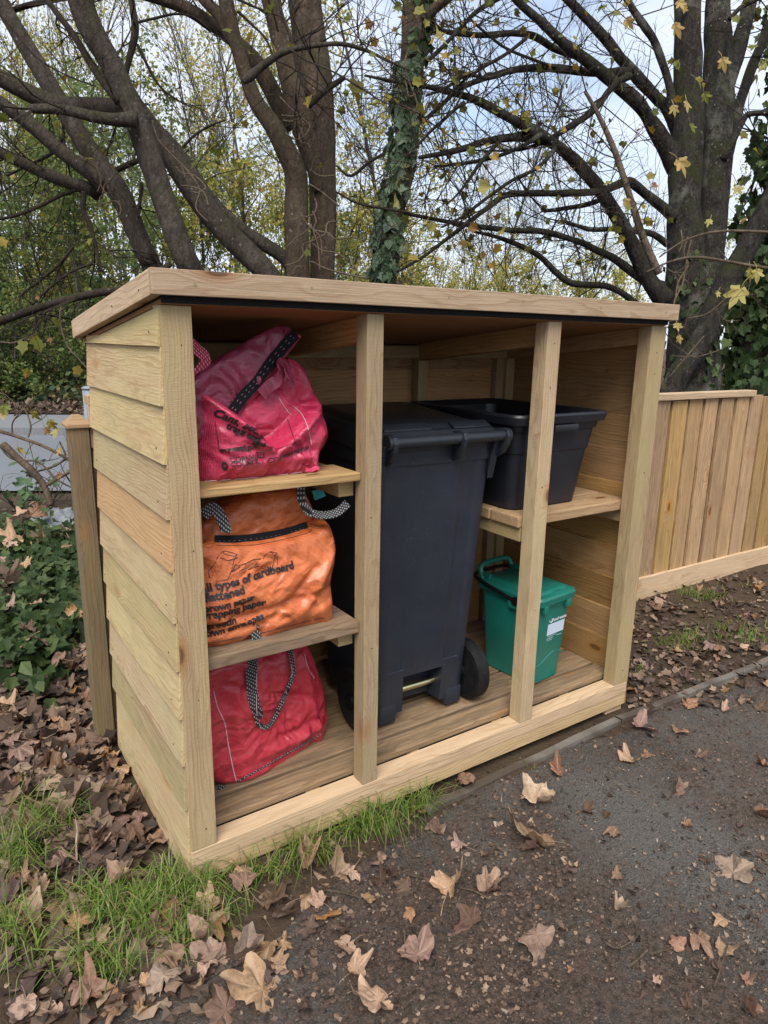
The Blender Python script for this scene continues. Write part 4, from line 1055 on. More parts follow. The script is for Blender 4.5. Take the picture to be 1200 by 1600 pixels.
# --- leaning sycamore clump on the left
A = Tree('sycamore_tree', (1.2, 1.9, -.12), 'leaning grey sycamore with several crossing stems rising behind the left end of the store roof', bark_=B_GREY, seed=11)
A1 = [(310,470,22),(300,425,21),(283,390,20),(245,280,20),(213,190,20),(178,110,19),(140,40,21),(115,-40,22),(85,-130,20)]
A2 = [(250,450,17),(235,410,17),(225,390,17),(185,300,18),(140,237,17),(100,172,16),(58,100,15),(15,28,14),(-30,-50,13)]
A5 = [(452,480,21),(415,425,20),(350,360,20),(310,310,20),(270,250,19),(238,202,17),(215,178,16),(170,169,15),(100,164,15),(50,148,14),(0,122,15),(-60,95,14)]
A.trunk(A1, 3.5, 3.0); A.trunk(A2, 3.7, 3.3, name='stem'); A.trunk(A5, 3.8, 3.3, name='stem')
A.trunk([(462,450,12),(448,407,12),(380,360,11),(330,312,10),(285,245,10),(245,200,9),(215,160,8)], 3.95, 3.5, name='stem', n=12)
nA = len(A.limbs)
A.trunk([(158,292,13),(152,280,12),(100,240,12),(50,197,12),(0,160,11),(-50,125,10)], 3.55, 3.3, False, 14, 'limb')
A.trunk([(152,303,12),(140,295,11),(100,283,11),(50,262,10),(0,238,10),(-60,215,9)], 3.6, 3.3, False, 14, 'limb')
st = A.trunk([(212,186,13),(182,187,11),(150,183,9),(100,172,8),(60,170,7.5),(51,170,7)], 3.15, 3.2, False, 12, 'broken_limb')
for tr, d, hwn in (([(186,160,7),(152,115,6.5),(115,55,5.5),(90,22,5),(62,-15,4.5)], 3.2, 8), ([(195,122,4.5),(200,100,5),(211,50,6),(207,12,5.5),(203,-20,5)], 3.6, 8), ([(15,18,4),(45,8,4.5),(95,-2,4),(130,-12,3.5)], 3.4, 7),
                   ([(215,70,2.6),(232,105,2.4),(250,135,2.0),(275,155,1.6),(300,168,1.1)], 3.6, 5), ([(212,36,2.2),(245,28,2.2),(275,22,2.0),(305,28,1.6),(330,48,1)], 3.6, 5),
                   ([(268,412,4),(200,449,6),(140,460,6),(70,478,6),(0,502,7),(-60,522,7)], 3.0, 10), ([(120,296,3.6),(95,305,3.4),(62,322,3),(20,338,2.6),(-20,345,2.3)], 3.5, 6),
                   ([(131,300,4),(130,330,4),(140,350,3.6),(148,380,3.2),(152,398,2.6),(160,425,1.8)], 3.5, 6), ([(178,268,5),(205,255,4.5),(228,248,4)], 3.6, 8), ([(0,22,1.2),(30,58,1.3),(60,92,1.3),(105,118,1.3),(150,135,1)], 2.9, 4),
                   ([(100,215,2.6),(80,240,2.6),(45,258,2.4),(10,275,2.0)], 3.6, 5), ([(98,192,2.4),(101,225,2.2),(106,255,2),(110,275,1.2)], 3.5, 5), ([(222,285,3),(218,320,2.8),(217,342,2)], 3.5, 5),
                   ([(270,250,3),(300,215,2.2),(330,196,1.8),(352,188,1)], 3.7, 5), ([(60,520,2),(30,470,1.8),(60,440,2.2),(90,415,2.6),(115,385,2)], 3.3, 5), ([(145,412,2),(110,425,2.2),(75,452,2.2),(50,476,2)], 3.3, 5)):
    A.trunk(tr, d, None, False, hwn, 'branch', .12, bark_=B_TWIG, steps=5)
for pts, rad in A.limbs[nA:]: A.sprout(pts, rad, 4, .45, 2, .5, .3, rmax=.006)
for pts, rad in A.limbs[:nA]: A.sprout(pts, rad, 3, .4, 2, .12, .45, rmax=.006)
A.leaves(110, .045)
A.done([L_AUT])
rv = random.Random(5)
def squiggle(u, v, n=6, s_=16): 
    o = [(u, v)]
    a = rv.uniform(0, 6.28)
    for _ in range(n): a += rv.uniform(-1.1, 1.1); o.append((o[-1][0] + s_*math.cos(a)*rv.uniform(.5,1.2), o[-1][1] + s_*math.sin(a)*rv.uniform(.5,1.2)))
    return o
vines(A.root, [[(122,243),(140,250),(152,262),(158,282),(152,300)], [(126,246),(146,258),(156,272),(158,290),(168,305)], [(238,188),(246,215),(265,238),(282,256),(290,280)], [(284,256),(302,278),(312,298),(306,325),(325,346)], [(282,290),(300,292),(318,300),(326,322)]] + [squiggle(160, 330), squiggle(300, 300), squiggle(175, 345)], 3.36, 1.2)
# --- tall forked trunk in the middle
B = Tree('sycamore_tree', (1.85, 1.75, -.12), 'stout upright brown sycamore with a forked trunk, left of the ivy clad stem', bark_=B_WARM, seed=23)
B.trunk([(503,475,23),(503,445,22),(504,412,21),(505,340,22),(504,275,24),(498,192,28),(490,110,30),(476,0,28),(466,-110,26)], 3.75, 3.6, n=24, wob=.08)
B.trunk([(468,470,22),(467,445,21),(465,412,21),(463,340,20),(463,275,20),(450,240,19),(428,200,16),(398,155,13.5),(380,104,12),(368,65,12),(358,25,12.5),(350,-12,12),(335,-90,10)], 3.6, 3.3, name='stem', n=20)
nB = len(B.limbs)
B.trunk([(498,300,8),(490,260,14),(478,215,19),(472,185,21),(457,137,20),(440,69,17),(422,0,15),(403,-80,14)], 3.62, 3.5, False, 18, 'limb')
B.trunk([(455,200,15),(436,165,15),(418,129,15),(390,85,13.5),(355,55,11),(327,36,11),(300,18,10.5),(265,3,10),(222,-10,9)], 3.85, 3.6, False, 14, 'limb')
B.trunk([(366,66,11),(342,24,10.5),(318,-2,10),(288,-45,9)], 3.55, 3.6, False, 12, 'limb')
for tr, d, h in (([(380,128,5),(392,119,8),(404,108,6.5),(424,93,6),(448,80,5),(492,71,4.2),(536,69,3.6),(575,80,2.8),(602,93,2.2),(640,110,1.4)], 3.15, 10), ([(482,166,5),(496,152,5.5),(515,137,5),(538,121,4)], 3.35, 8),
                 ([(436,-10,3),(440,20,3),(454,58,3.2),(465,108,3.2),(473,130,3),(480,150,3)], 3.3, 7), ([(430,93,1.4),(460,108,1.4),(490,125,1.4),(512,142,1)], 3.2, 5), ([(455,78,1.4),(480,95,1.5),(520,112,1.6),(560,135,1.5),(600,160,1.2),(640,172,.9)], 3.1, 5),
                 ([(372,18,2.6),(395,40,2.2),(415,60,1.8),(428,90,1.4)], 3.5, 5), ([(362,-5,2.6),(400,12,2),(435,25,1.2)], 3.3, 5), ([(527,260,1.6),(548,275,2.6),(575,255,2.8),(600,240,2.6)], 3.6, 5), ([(525,300,1.6),(560,318,2.2),(600,326,2),(640,332,1.4)], 3.6, 5)):
    B.trunk(tr, d, None, False, h, 'branch', .12, bark_=B_TWIG if d > 3.2 else B_GREY, steps=5)
for pts, rad in B.limbs[nB:]: B.sprout(pts, rad, 5, .42, 2, .35, .35, rmax=.006)
B.leaves(60, .05); B.leaves(6, .08, 2)
B.done([L_AUT, L_YEL])
vines(B.root, [[(482,165),(470,178),(455,182),(440,180)], [(442,188),(455,190),(468,186),(478,196)], [(446,208),(462,218),(478,210),(484,195),(470,184)], [(438,152),(455,170),(472,182)], [(486,265),(500,275),(524,274)], [(484,288),(500,298),(515,310),(530,322)], [(470,335),(482,352),(500,370),(503,400)],
                   [(447,388),(462,372),(478,362),(486,352)], [(445,415),(466,408),(482,385),(490,370)], [(456,430),(462,418),(470,416)], [(486,408),(510,420),(540,428),(575,436)], [(488,380),(505,392),(525,395),(545,408)], [(484,270),(490,252),(495,244)], [(488,330),(494,345),(490,360),(497,385),(500,425)]]
      + [squiggle(472, 190, 6, 10), squiggle(478, 180, 6, 10), squiggle(486, 350, 7, 14), squiggle(480, 400, 7, 14), squiggle(492, 310, 6, 12)], 3.36, 1.25)
# --- ivy clad stem
Cc = Tree('ivy_clad_tree', (2.9, 2.2, -.12), 'slim trunk wrapped in green ivy rising behind the middle of the store', bark_=B_WARM, seed=31)
Ctr = [(598,490,19),(603,445,18),(605,420,18),(612,345,20),(630,259,21),(639,172,20),(644,86,21),(650,0,23),(655,-90,20)]
Cc.trunk(Ctr, 4.4, 4.3, n=20)
Cp, Cr_ = Cc.limbs[0]
Cc.trunk([(660,40,10),(670,22,9),(685,8,7.5),(700,-3,7),(730,-25,6)], 4.3, 4.2, False, 10, 'limb')
Cc.sprout(*Cc.limbs[1], 6, .4, 2, .3, .4, rmax=.005); Cc.sprout(Cp, Cr_, 12, .6, 2, .12, .5, rmax=.007)
Cc.leaves(40, .07); Cc.done([L_AUT])
ivy(Cc.root, Cp, Cr_, 900, .075, random.Random(3), .22, .68, mats=L_IVYT, side=Vector((-1.0, -.35, 0)), thick=.045)
ivy(Cc.root, Cp, Cr_, 200, .08, random.Random(4), .70, .93, side=Vector((.4, -.9, 0)), thick=.03)
vines(Cc.root, [[(640,75),(632,100),(640,130),(648,150),(652,165),(645,178)], [(622,110),(634,130),(638,150),(650,148)], [(618,160),(640,170),(660,178),(668,170)]], 4.1, 1.6)
# --- big mossy tree on the right
D = Tree('mossy_sycamore_tree', (4.3, 1.6, -.12), 'massive dark mossy sycamore with two upright stems above the fence', bark_=B_MOSS, seed=47)
D.trunk([(1078,640,46),(1080,590,42),(1081,540,40),(1082,480,38),(1074,430,33),(1069,350,28),(1071,260,27),(1076,190,25),(1075,117,23),(1074,0,22),(1072,-100,20)], 5.0, 4.9, n=26, wob=.14)
D.trunk([(1092,640,36),(1096,560,30),(1105,460,26),(1113,350,23),(1120,233,24),(1123,117,25),(1121,0,20),(1122,-100,18)], 5.0, 5.0, n=22, name='stem', wob=.14)
D.trunk([(1045,640,22),(1050,610,19),(1066,578,18),(1100,520,19),(1130,450,19),(1165,390,18),(1200,325,19),(1245,250,19)], 4.75, 4.6, n=18, name='stem', wob=.10)
nD = len(D.limbs)
DL = [([(1125,165,14),(1148,92,15),(1166,30,12.5),(1178,-40,11)], 5.0, 5.0), ([(1130,260,10),(1140,225,9),(1158,155,8.5),(1183,85,8),(1215,15,8)], 5.2, 5.2),
      ([(1058,262,18),(1037,222,15),(1013,184,12),(996,160,11),(961,131,10.5),(926,102,10),(879,66,8),(850,38,7),(815,8,6),(790,-18,5)], 4.95, 4.4),
      ([(1062,205,14),(1042,169,11),(1025,152,10.5),(990,114,10),(967,88,9.5),(950,65,8.5),(923,36,7.5),(894,6,7),(870,-18,6)], 5.1, 4.8),
      ([(985,112,8),(962,114,7.5),(923,113,6.5),(879,108,6),(850,106,6),(800,110,5),(725,135,4),(690,165,2.5),(650,195,1.5)], 4.9, 4.3),
      ([(905,88,6),(870,78,5.5),(835,57,5.5),(800,52,5),(750,55,4.5),(700,50,4),(680,42,2.5)], 4.8, 4.2),
      ([(1040,470,19),(1013,437,14),(990,388,13),(967,344,12),(940,300,12),(908,262,11),(880,236,10),(850,213,9.5),(820,197,8),(785,178,7),(740,155,6),(700,143,5),(665,135,4),(620,128,3),(570,118,2)], 4.85, 4.1),
      ([(872,230,8),(850,219,8),(820,214,7.5),(790,216,6.5),(755,222,5.5),(725,232,5),(690,240,4),(655,246,3)], 4.65, 4.1),
      ([(1052,340,10),(1035,324,8.5),(1013,307,8),(992,289,7.5),(978,284,7),(950,295,6.5),(925,300,6),(880,302,5.5),(830,302,5),(790,305,5),(768,320,4.5),(735,345,3.8),(700,372,3),(660,402,2.5),(620,425,2)], 4.9, 4.2),
      ([(1036,448,9),(1005,437,8),(961,405,6.5),(930,390,5.5),(905,378,5),(850,362,5),(800,360,4.5),(720,350,3.5),(640,335,2.8),(590,325,2)], 4.9, 4.3),
      ([(1000,480,7),(975,460,5.5),(950,448,5),(920,445,5.5),(892,442,6),(868,425,5.5),(845,402,5),(815,385,4.5),(775,370,3.5),(740,362,2)], 4.9, 4.5),
      ([(1052,175,8),(1045,130,6.5),(1034,95,6.5),(1022,64,6),(1007,41,6),(990,17,5.5),(978,-8,5)], 4.75, 4.6),
      ([(985,118,5.5),(966,128,5.5),(950,144,5.5),(935,165,5.5),(915,182,5.5),(890,198,5),(866,213,4.5)], 4.7, 4.6),
      ([(845,210,4.5),(822,225,3.5),(790,240,3.2),(745,252,3),(700,258,2.6),(678,260,2)], 4.4, 4.2), ([(868,232,4),(840,262,3.4),(800,282,3),(760,310,3),(720,340,2.4),(690,355,1.6)], 4.4, 4.1),
      ([(790,213,4),(770,232,3.4),(748,258,3),(732,282,2.6),(718,300,2),(700,318,1.2)], 4.3, 4.1), ([(725,160,3.4),(712,170,3),(690,190,2.8),(670,208,2.4),(650,230,1.6)], 4.2, 4.1),
      ([(800,110,3.4),(765,122,3),(730,118,2.6),(695,138,2.4),(665,150,1.6)], 4.3, 4.1), ([(822,60,3),(790,85,2.8),(755,105,2.4),(720,130,2),(690,162,1.2)], 4.3, 4.2),
      ([(668,95,3.5),(690,75,3.5),(718,45,3.5),(745,18,3.8),(775,0,4),(800,-12,4)], 4.2, 4.4), ([(735,30,1.8),(757,50,2),(790,75,2.2),(830,92,2.4),(868,105,2.4)], 4.2, 4.6),
      ([(950,300,5),(938,312,4.6),(915,320,4),(880,326,3.5),(850,330,2.5)], 4.8, 4.6), ([(1043,382,6),(1020,366,5),(990,360,4.6),(955,358,4),(920,358,3.6),(880,345,2.6)], 4.85, 4.6),
      ([(1130,250,6),(1160,190,5),(1172,178,4.5),(1200,176,4),(1240,165,3)], 4.9, 4.8), ([(1140,30,4),(1160,10,4),(1200,-10,4)], 4.8, 4.8)]
for tr, d0, d1 in DL: D.trunk(tr, d0, d1, False, 12 if tr[0][2] > 7 else 8, 'limb' if tr[0][2] > 6 else 'branch', .16, steps=5)
D.trunk([(1030,428,6),(1005,372,6),(985,310,5.2),(960,235,4.6),(935,180,4),(914,142,3)], 4.5, 4.4, False, 8, 'dead_branch', .15, bark_=B_PALE, steps=5)
for pts, rad in D.limbs[nD:]: D.sprout(pts, rad, 10, .5, 2, .45, .25, up_=.02, rmax=.005, sag=.1)
def lowleaf(p): return True
D.leaves(520, .050, 1); D.leaves(8, .06, 2)
D.done([L_AUT, L_YEL])
rv2 = random.Random(9)
ivy(D.root, D.limbs[0][0], D.limbs[0][1], 120, .06, rv2, .1, .45, side=Vector((-.6, -.6, 0)))
vines(D.root, [[(1075,370),(1068,395),(1075,415),(1060,440),(1055,470)], [(1080,375),(1074,400),(1070,425),(1066,445),(1054,470),(1052,490)], [(1060,395),(1066,380),(1064,360)]], 4.6, 1.3)
# --- ivy covered trunk beyond the fence at the right edge
Et = Tree('ivy_covered_tree', (4.8, 1.3, -.12), 'dark trunk smothered in ivy at the right edge above the fence', bark_=B_MOSS, seed=53)
Et.trunk([(1180,640,34),(1185,560,32),(1192,480,30),(1203,400,27),(1218,300,25),(1235,180,22)], 5.6, 5.5, n=18)
Ep, Er = Et.limbs[0]
m = MB(); r_ = random.Random(77)
for _ in range(2600):
    t = r_.random(); k_ = len(Ep) - 1; i = min(k_ - 1, int(t * k_)); p = Ep[i].lerp(Ep[i+1], t * k_ - i)
    d = rdir(r_); d.z *= .4; rad_ = Er[i] + .05 + .34 * r_.random() ** 1.5 * (1.1 - .6 * t) * (.6 + .8 * N(p.z * 3, d.x * 2, d.y * 2))
    if rad_ < .06: continue
    leaf_fan(m, p + d.normalized() * rad_, d + rdir(r_) * .5 + Vector((0, -.3, .3)), Vector((0, 0, -1)) + rdir(r_) * .7, .085 * r_.uniform(.6, 1.2), 0, r_.random() < .6)
m.build('ivy', L_IVY, Et.root); Et.cr = MB(); Et.sprout(Ep, Er, 12, .8, 2, .2, .5); Et.leaves(60, .08); Et.done([L_AUT])

# --- overhanging sprays close to the camera side, each with a few big leaves
def spray(name, label, traced, d, leaves_, seed, mat=B_PALE, mats=(L_YEL,), extra=2):
    t = Tree(name, P(traced[0][0][0], traced[0][0][1], d), label, 'branch', mat, seed)
    for i, tr in enumerate(traced): t.trunk(tr, d, None, False, 6, 'twig', .1, steps=5)
    for pts, rad in t.limbs: t.sprout(pts, rad, extra, .16, 1, .5, .3, rmax=.0025)
    m = MB(); r = random.Random(seed)
    for u, v, s_, mi in leaves_:
        p = P(u, v - s_ * .35, d - .05); n_ = -FWD + rdir(r) * .5
        big_leaf(m, p, n_, -UP + RIGHT * r.uniform(-.7, .7) + rdir(r) * .3, s_ * d / F * .92, r, mi)
    m.build('leaves', list(mats), t.root); t.done([L_YEL], mat, 'side_twig'); return t
spray('hanging_branch', 'long thin branch with big yellow leaves hanging over the fence at the right edge', [[(1235,420,2.6),(1200,419,2.5),(1150,411,2.5),(1090,402,2.4),(1050,408,1.8),(1010,425,1.3)], [(1235,366,2.4),(1190,362,2.2),(1120,362,2.1),(1070,376,1.7),(1030,402,1.2)], [(1170,418,1),(1172,440,1),(1168,458,.9)],
       [(1130,545,1),(1090,557,1),(1050,556,1)], [(1135,465,1.1),(1105,490,1.1),(1075,497,1)], [(1100,525,1),(1070,560,1.1),(1045,590,1)]], 2.7,
      [(1160,464,52,0),(1182,430,30,0),(1172,428,26,1),(1110,348,18,0),(1058,262,40,2),(1078,200,22,1),(1072,166,26,0),(1052,172,24,0),(1100,152,24,1),(1086,130,24,1),(1128,100,30,2),(1053,47,34,2),(1060,10,26,2),(977,38,28,2),(1122,460,16,0),(1150,300,26,0),(1178,78,24,1),(1195,105,22,0),(1057,512,22,0),(1060,530,20,2),(976,318,28,2)], 61, mats=(L_YEL, L_AUT, leafmat('browning leaves', [(0, (.30, .19, .06)), (1, (.42, .30, .10))])))
spray('hanging_branch', 'thin bare twigs with few yellow leaves before the grey road at the left edge', [[(-20,668,3),(20,680,3),(60,694,3),(90,708,3),(116,724,2.6),(150,745,2)], [(-5,690,1.5),(12,712,1.6),(30,720,1.6),(60,722,1.6),(90,750,1.6),(120,765,1.4)], [(5,694,6),(30,718,6),(50,735,6),(68,758,5.5),(80,790,5)], [(60,736,2),(85,728,2),(102,714,1.8),(93,690,1.4)], [(70,760,3),(95,745,3),(120,732,3)],
       [(44,683,1.4),(48,665,1.4),(38,640,1.1),(22,650,1)], [(20,680,1.2),(20,660,1.1),(36,640,1)], [(-10,533,1.6),(20,536,1.8),(40,530,1.8),(58,536,1.4)], [(95,480,1.2),(94,505,1.2),(105,540,1.2),(122,560,1.1),(140,580,1)]], 3.0,
      [(28,706,26,0),(50,650,24,1),(76,665,26,1),(90,678,24,0),(95,706,18,0),(5,640,26,1),(0,650,22,0),(100,660,14,0),(78,532,14,2),(70,675,22,2),(58,466,10,2),(96,744,16,2)], 67, mats=(L_YEL, L_AUT, leafmat('crisp brown leaves', [(0, (.22, .11, .045)), (1, (.32, .19, .08))])))

# ------------------------------------------------------------------ wood beyond the road
def sapling(seed, H, leafy, size, mat, trad=.05, low=.25, bush=False, nb=16, lev=2):
    r = random.Random(seed); m = MB(); tr = MB(); tips = []
    p = Vector((0, 0, -.1)); d = Vector((r.uniform(-.12, .12), r.uniform(-.12, .12), 1)); pts = [p]; rs = [trad]
    k = 9
    for i in range(k):
        d = (d + rdir(r) * .10 + Vector((0, 0, .06))).normalized(); pts.append(pts[-1] + d * H / k); rs.append(trad * (1 - .85 * (i + 1) / k))
    tr.tube(pts, rs, 7, wob=.1)
    for _ in range(nb):
        f = low + (1 - low) * r.random(); i = max(1, min(k, int(f * k))); e = (pts[i] - pts[i-1]).normalized()
        twig(m, pts[i-1].lerp(pts[i], r.random()), e * (.9 if not bush else .4) + rdir(r) * .9, H * r.uniform(.12, .24), rs[i] * .5 + .003, lev, r, tips, .10)
    for _ in range(leafy):
        q, dd = r.choice(tips); q = q + rdir(r) * r.uniform(.02, .22)
        t = (rdir(r) + Vector((0, 0, -.4))).normalized(); n_ = rdir(r); s_ = t.cross(n_).normalized(); s2 = size * r.uniform(.6, 1.3)
        m.add([q, q + (t*.5 + s_*.36) * s2, q + t * s2, q + (t*.5 - s_*.36) * s2], [(0, 1, 2, 3)], 1)
    return tr, m, mat
protos = {}
for key, args in {'yel1': (1, 8.5, 1700, .085, L_FAR, .042, .15), 'yel2': (2, 7.5, 1900, .085, L_FAR, .036, .12), 'yel3': (3, 9.5, 1300, .09, L_FAR, .055, .2), 'grn1': (4, 6.5, 2300, .09, L_FARG, .036, .06), 'grn2': (5, 5.5, 2400, .09, L_FARG, .034, .05),
                  'bare1': (6, 11, 0, .1, L_FAR, .06, .3, False, 26, 3), 'bare2': (7, 10, 14, .1, L_FAR, .055, .3, False, 26, 3), 'bushy': (8, 3.2, 3600, .08, L_FAR, .03, .05, True, 22, 2), 'bushg': (9, 2.2, 2800, .08, L_FARG, .03, .05, True, 20, 2)}.items():
    tr, m, mat = sapling(*args)
    protos[key] = (tr, m, mat)
meshes = {}
LAB = {'yel1': ('slender_tree', 'slender tree with sparse yellow green leaves in the wood beyond the road', 'yellowing trees in the wood'), 'grn1': ('leafy_tree', 'leafier dark green young tree on the bank beyond the road', 'green young trees on the bank'),
       'bare1': ('bare_tree', 'tall leafless grey tree against the sky far behind', 'bare trees against the sky'), 'bushy': ('autumn_bush', 'bushy yellow green shrub far behind the store roof', 'autumn bushes far behind'), 'bushg': ('green_bush', 'dense dark green bush growing low on the bank', 'green bushes on the bank')}
ALIAS = {'yel2': 'yel1', 'yel3': 'yel1', 'grn2': 'grn1', 'bare2': 'bare1'}
def far_tree(key, loc, rz, s_):
    nm, lb, gp = LAB[ALIAS.get(key, key)]
    root = bpy.data.objects.new(nm, None); place(root, None, Matrix.Translation(loc) @ Matrix.Rotation(rz, 4, 'Z') @ Matrix.Scale(s_, 4)); tag(root, lb, 'bush' if 'bush' in nm else 'tree', gp)
    if key not in meshes:
        tr, m, mat = protos[key]
        a = tr.build('trunk', B_FAR, root, WM[root], smooth=True); b_ = m.build('crown', [B_FAR, mat], root, WM[root]); meshes[key] = (a, b_)
    else:
        for src in meshes[key]:
            c_ = src.copy(); place(c_, root, WM[root])
    return root
rf_ = random.Random(101)
def ground_far(p):
    q = p - RO; s_, t = q.dot(RS), q.dot(RT)
    return bank_z(s_, t) if t > 5.25 else gz(p.x, p.y)
def scatter(keys, n, u0, u1, d0, d1, s0, s1, dz=0.0):
    for i in range(n):
        u = u0 + (u1 - u0) * (i + rf_.random()) / n; d = rf_.uniform(d0, d1)
        p = P(u, 533, d); p.z = ground_far(p) + dz
        far_tree(rf_.choice(keys), p, rf_.uniform(0, 6.28), rf_.uniform(s0, s1))
scatter(('yel1', 'yel2', 'yel3', 'yel2'), 29, -80, 640, 13.5, 26, .7, 1.05)
scatter(('grn1', 'grn2'), 11, -80, 420, 12.5, 17, .5, .8)
scatter(('bare1', 'bare2'), 12, -60, 640, 20, 32, .9, 1.3)
scatter(('bushy', 'grn2', 'bushy'), 16, -80, 640, 14, 20, .8, 1.3)
scatter(('yel1', 'yel2'), 10, 560, 960, 17, 30, .55, .8)
scatter(('bushy',), 12, 560, 980, 14, 24, .7, 1.15)
scatter(('bare1', 'bare2'), 8, 700, 1000, 24, 40, .8, 1.1)
scatter(('bushg', 'bushg', 'grn2'), 16, -80, 420, 11.6, 14, .6, 1.0)
scatter(('yel2', 'grn2'), 6, 1130, 1320, 14, 22, .7, 1.0)
scatter(('yel1', 'grn2', 'bushy', 'yel2'), 9, -700, -100, 13, 18, .7, 1.0); scatter(('yel2', 'yel1', 'bushy'), 7, 1330, 2300, 16, 24, .7, 1.0)
# undergrowth and ivy on the bank: nobody could count it
m = MB(); r_ = random.Random(55)
for _ in range(26000):
    s_ = r_.choice((r_.uniform(-9, 7), r_.uniform(-9, 7), r_.uniform(-18, 22))); t = 5.75 + 7.5 * r_.random() ** 1.3; p = Vector(rpt(s_, t, 0)); hh = .55 * max(0, .35 + N(s_ * .9, t * .9, 3)) * sm(5.6, 7.0, t) + .05
    p.z = bank_z(s_, t) + hh * r_.random()
    if t < 6.5 and r_.random() > sm(5.6, 6.6, t): continue
    n_ = rdir(r_) + Vector((-.3, -.8, .6)); tt = (rdir(r_) + Vector((0, 0, -.5))).normalized()
    ss_ = tt.cross(n_).normalized(); s2 = .10 * r_.uniform(.6, 1.5)
    m.add([p, p + (tt*.5 + ss_*.42) * s2, p + tt * s2, p + (tt*.5 - ss_*.42) * s2], [(0, 1, 2, 3)])
tag(m.build('undergrowth', L_UNDER), 'dark ivy and low green undergrowth covering the bank beyond the road', 'undergrowth', kind='stuff')
m = MB()
for _ in range(5000):
    s_ = r_.uniform(-7, 5); t = r_.choice((r_.uniform(5.25, 6.4), r_.uniform(5.25, 9))); p = Vector(rpt(s_, t, 0)); p.z = bank_z(s_, t) + .02 + .05 * r_.random()
    leaf_fan(m, p, Vector((0, 0, 1)) + rdir(r_) * .7, rdir(r_), .11 * r_.uniform(.6, 1.2), 0, False)
tag(m.build('bank_leaf_litter', L_LITTER), 'brown leaf litter along the foot of the bank', 'leaf litter', kind='stuff')
# street lamp far behind, grey post by the fence end
sl = empty('street_lamp', P(757, 533, 21).to_tuple(), 'tall pale grey street lamp among the branches behind the store', 'street lamp')
q0 = P(757, 533, 21); g0 = -.2; top = P(757, 238, 21)
m = MB(); m.tube([(q0.x, q0.y, g0), (q0.x, q0.y, g0 + 1.2), (q0.x, q0.y, g0 + 1.25), (top.x, top.y, top.z)], [.10, .10, .075, .05], 14); m.build('post', M_LAMP, sl, smooth=True)
m = MB(); m.tube(smooth_path([(top.x, top.y, top.z - .05), (top.x + .02, top.y, top.z + .10), (top.x + .18, top.y - .1, top.z + .16), (top.x + .4, top.y - .25, top.z + .17)], 4), .035, 8); m.build('bracket_arm', M_LAMP, sl, smooth=True)
h0 = Vector((top.x + .4, top.y - .25, top.z + .17)); dr = Vector((.83, -.55, 0))
m = MB(); loft(m, [[tuple(h0 + dr * a + Vector((0, 0, zz * h)) + dr.cross(Vector((0, 0, 1))) * (yy * w_)) for yy, zz in ((-1, -1), (1, -1), (1.1, 0), (.7, 1), (-.7, 1), (-1.1, 0))] for a, w_, h in ((-.05, .05, .04), (.1, .11, .07), (.5, .12, .075), (.62, .06, .04))])
hd = finish(m.build('lamp_head', M_LAMP, sl)); m = MB(); c_ = h0 + dr * .32; m.box(c_.x - .13, c_.x + .13, c_.y - .09, c_.y + .09, c_.z - .085, c_.z - .074); m.build('lens', M_LENS, hd)
bo = P(140, 627, 5.2)
gp = empty('grey_post', (bo.x, bo.y, -.12), 'short grey steel post behind the fence end at the left', 'post')
m = MB(); m.tube([(bo.x, bo.y, -.15), (bo.x, bo.y, bo.z + .09)], .045, 20); m.build('pipe', M_POLE, gp, smooth=True)
m = MB(); m.tube([(bo.x, bo.y, bo.z + .09), (bo.x, bo.y, bo.z + .10), (bo.x, bo.y, bo.z + .112)], [.05, .05, .03], 20); m.build('cap', M_POLE, gp, smooth=True)

# ------------------------------------------------------------------ plants on the mound at the left
def gpt(u, v, z=-.12): 
    p = on_z(u, v, z)
    for _ in range(4): p = on_z(u, v, gz(p.x, p.y))
    return p
m = MB(); r_ = random.Random(12)
for (u, v, su, sv, n) in ((85,895,45,50,420), (60,960,45,45,300), (110,960,25,60,260), (50,1040,50,40,260), (30,860,40,30,130), (120,870,20,25,120), (20,1000,25,40,120)):
    for _ in range(int(n * 1.4)):
        p = gpt(u + r_.gauss(0, .55) * su, v + r_.gauss(0, .55) * sv)
        if p.x > -.10 and p.y < 1.6 and p.y > -.2 and p.x > .0: continue
        if p.x > .18 and p.y < 2.0: continue
        p.z += .02 + .20 * r_.random() * (.6 + .6 * N(p.x * 5, p.y * 5))
        leaf_fan(m, p, Vector((-.1, -.5, .8)) + rdir(r_) * .55, rdir(r_) + Vector((0, -.5, -.5)), .062 * r_.uniform(.55, 1.2), 0, r_.random() < .75)
tag(m.build('ground_ivy', L_IVY), 'dark green ivy creeping over the leafy mound at the left', 'ground ivy', kind='stuff')
def bramble(u, v, n, s_, lab, seed):
    p0 = gpt(u, v); t = Tree('bramble_plant', p0, lab, 'plant', B_TWIG, seed); r = t.r
    for _ in range(6): twig(t.cr, p0, Vector((r.uniform(-1, 1), r.uniform(-.8, .5), 1.0)), s_ * r.uniform(.6, 1.2), .004, 1, r, t.tips, -.05, 0, .9, (1, 3), .3)
    for _ in range(n):
        q, d = r.choice(t.tips); leaf_fan(t.cr, q + rdir(r) * .04, Vector((-.1, -.4, 1)) + rdir(r) * .5, d + rdir(r) * .7 + Vector((0, 0, -.4)), .085 * r.uniform(.5, 1.1), 1, False)
    t.done([L_BRAMBLE], name='leafy_stems')
bramble(30, 800, 60, .4, 'leafy bramble at the left edge below the road', 3); bramble(80, 790, 46, .36, 'bramble with broad green leaves just behind the silver film', 4); bramble(-15, 815, 30, .35, 'small bramble cut off by the left picture edge', 5)
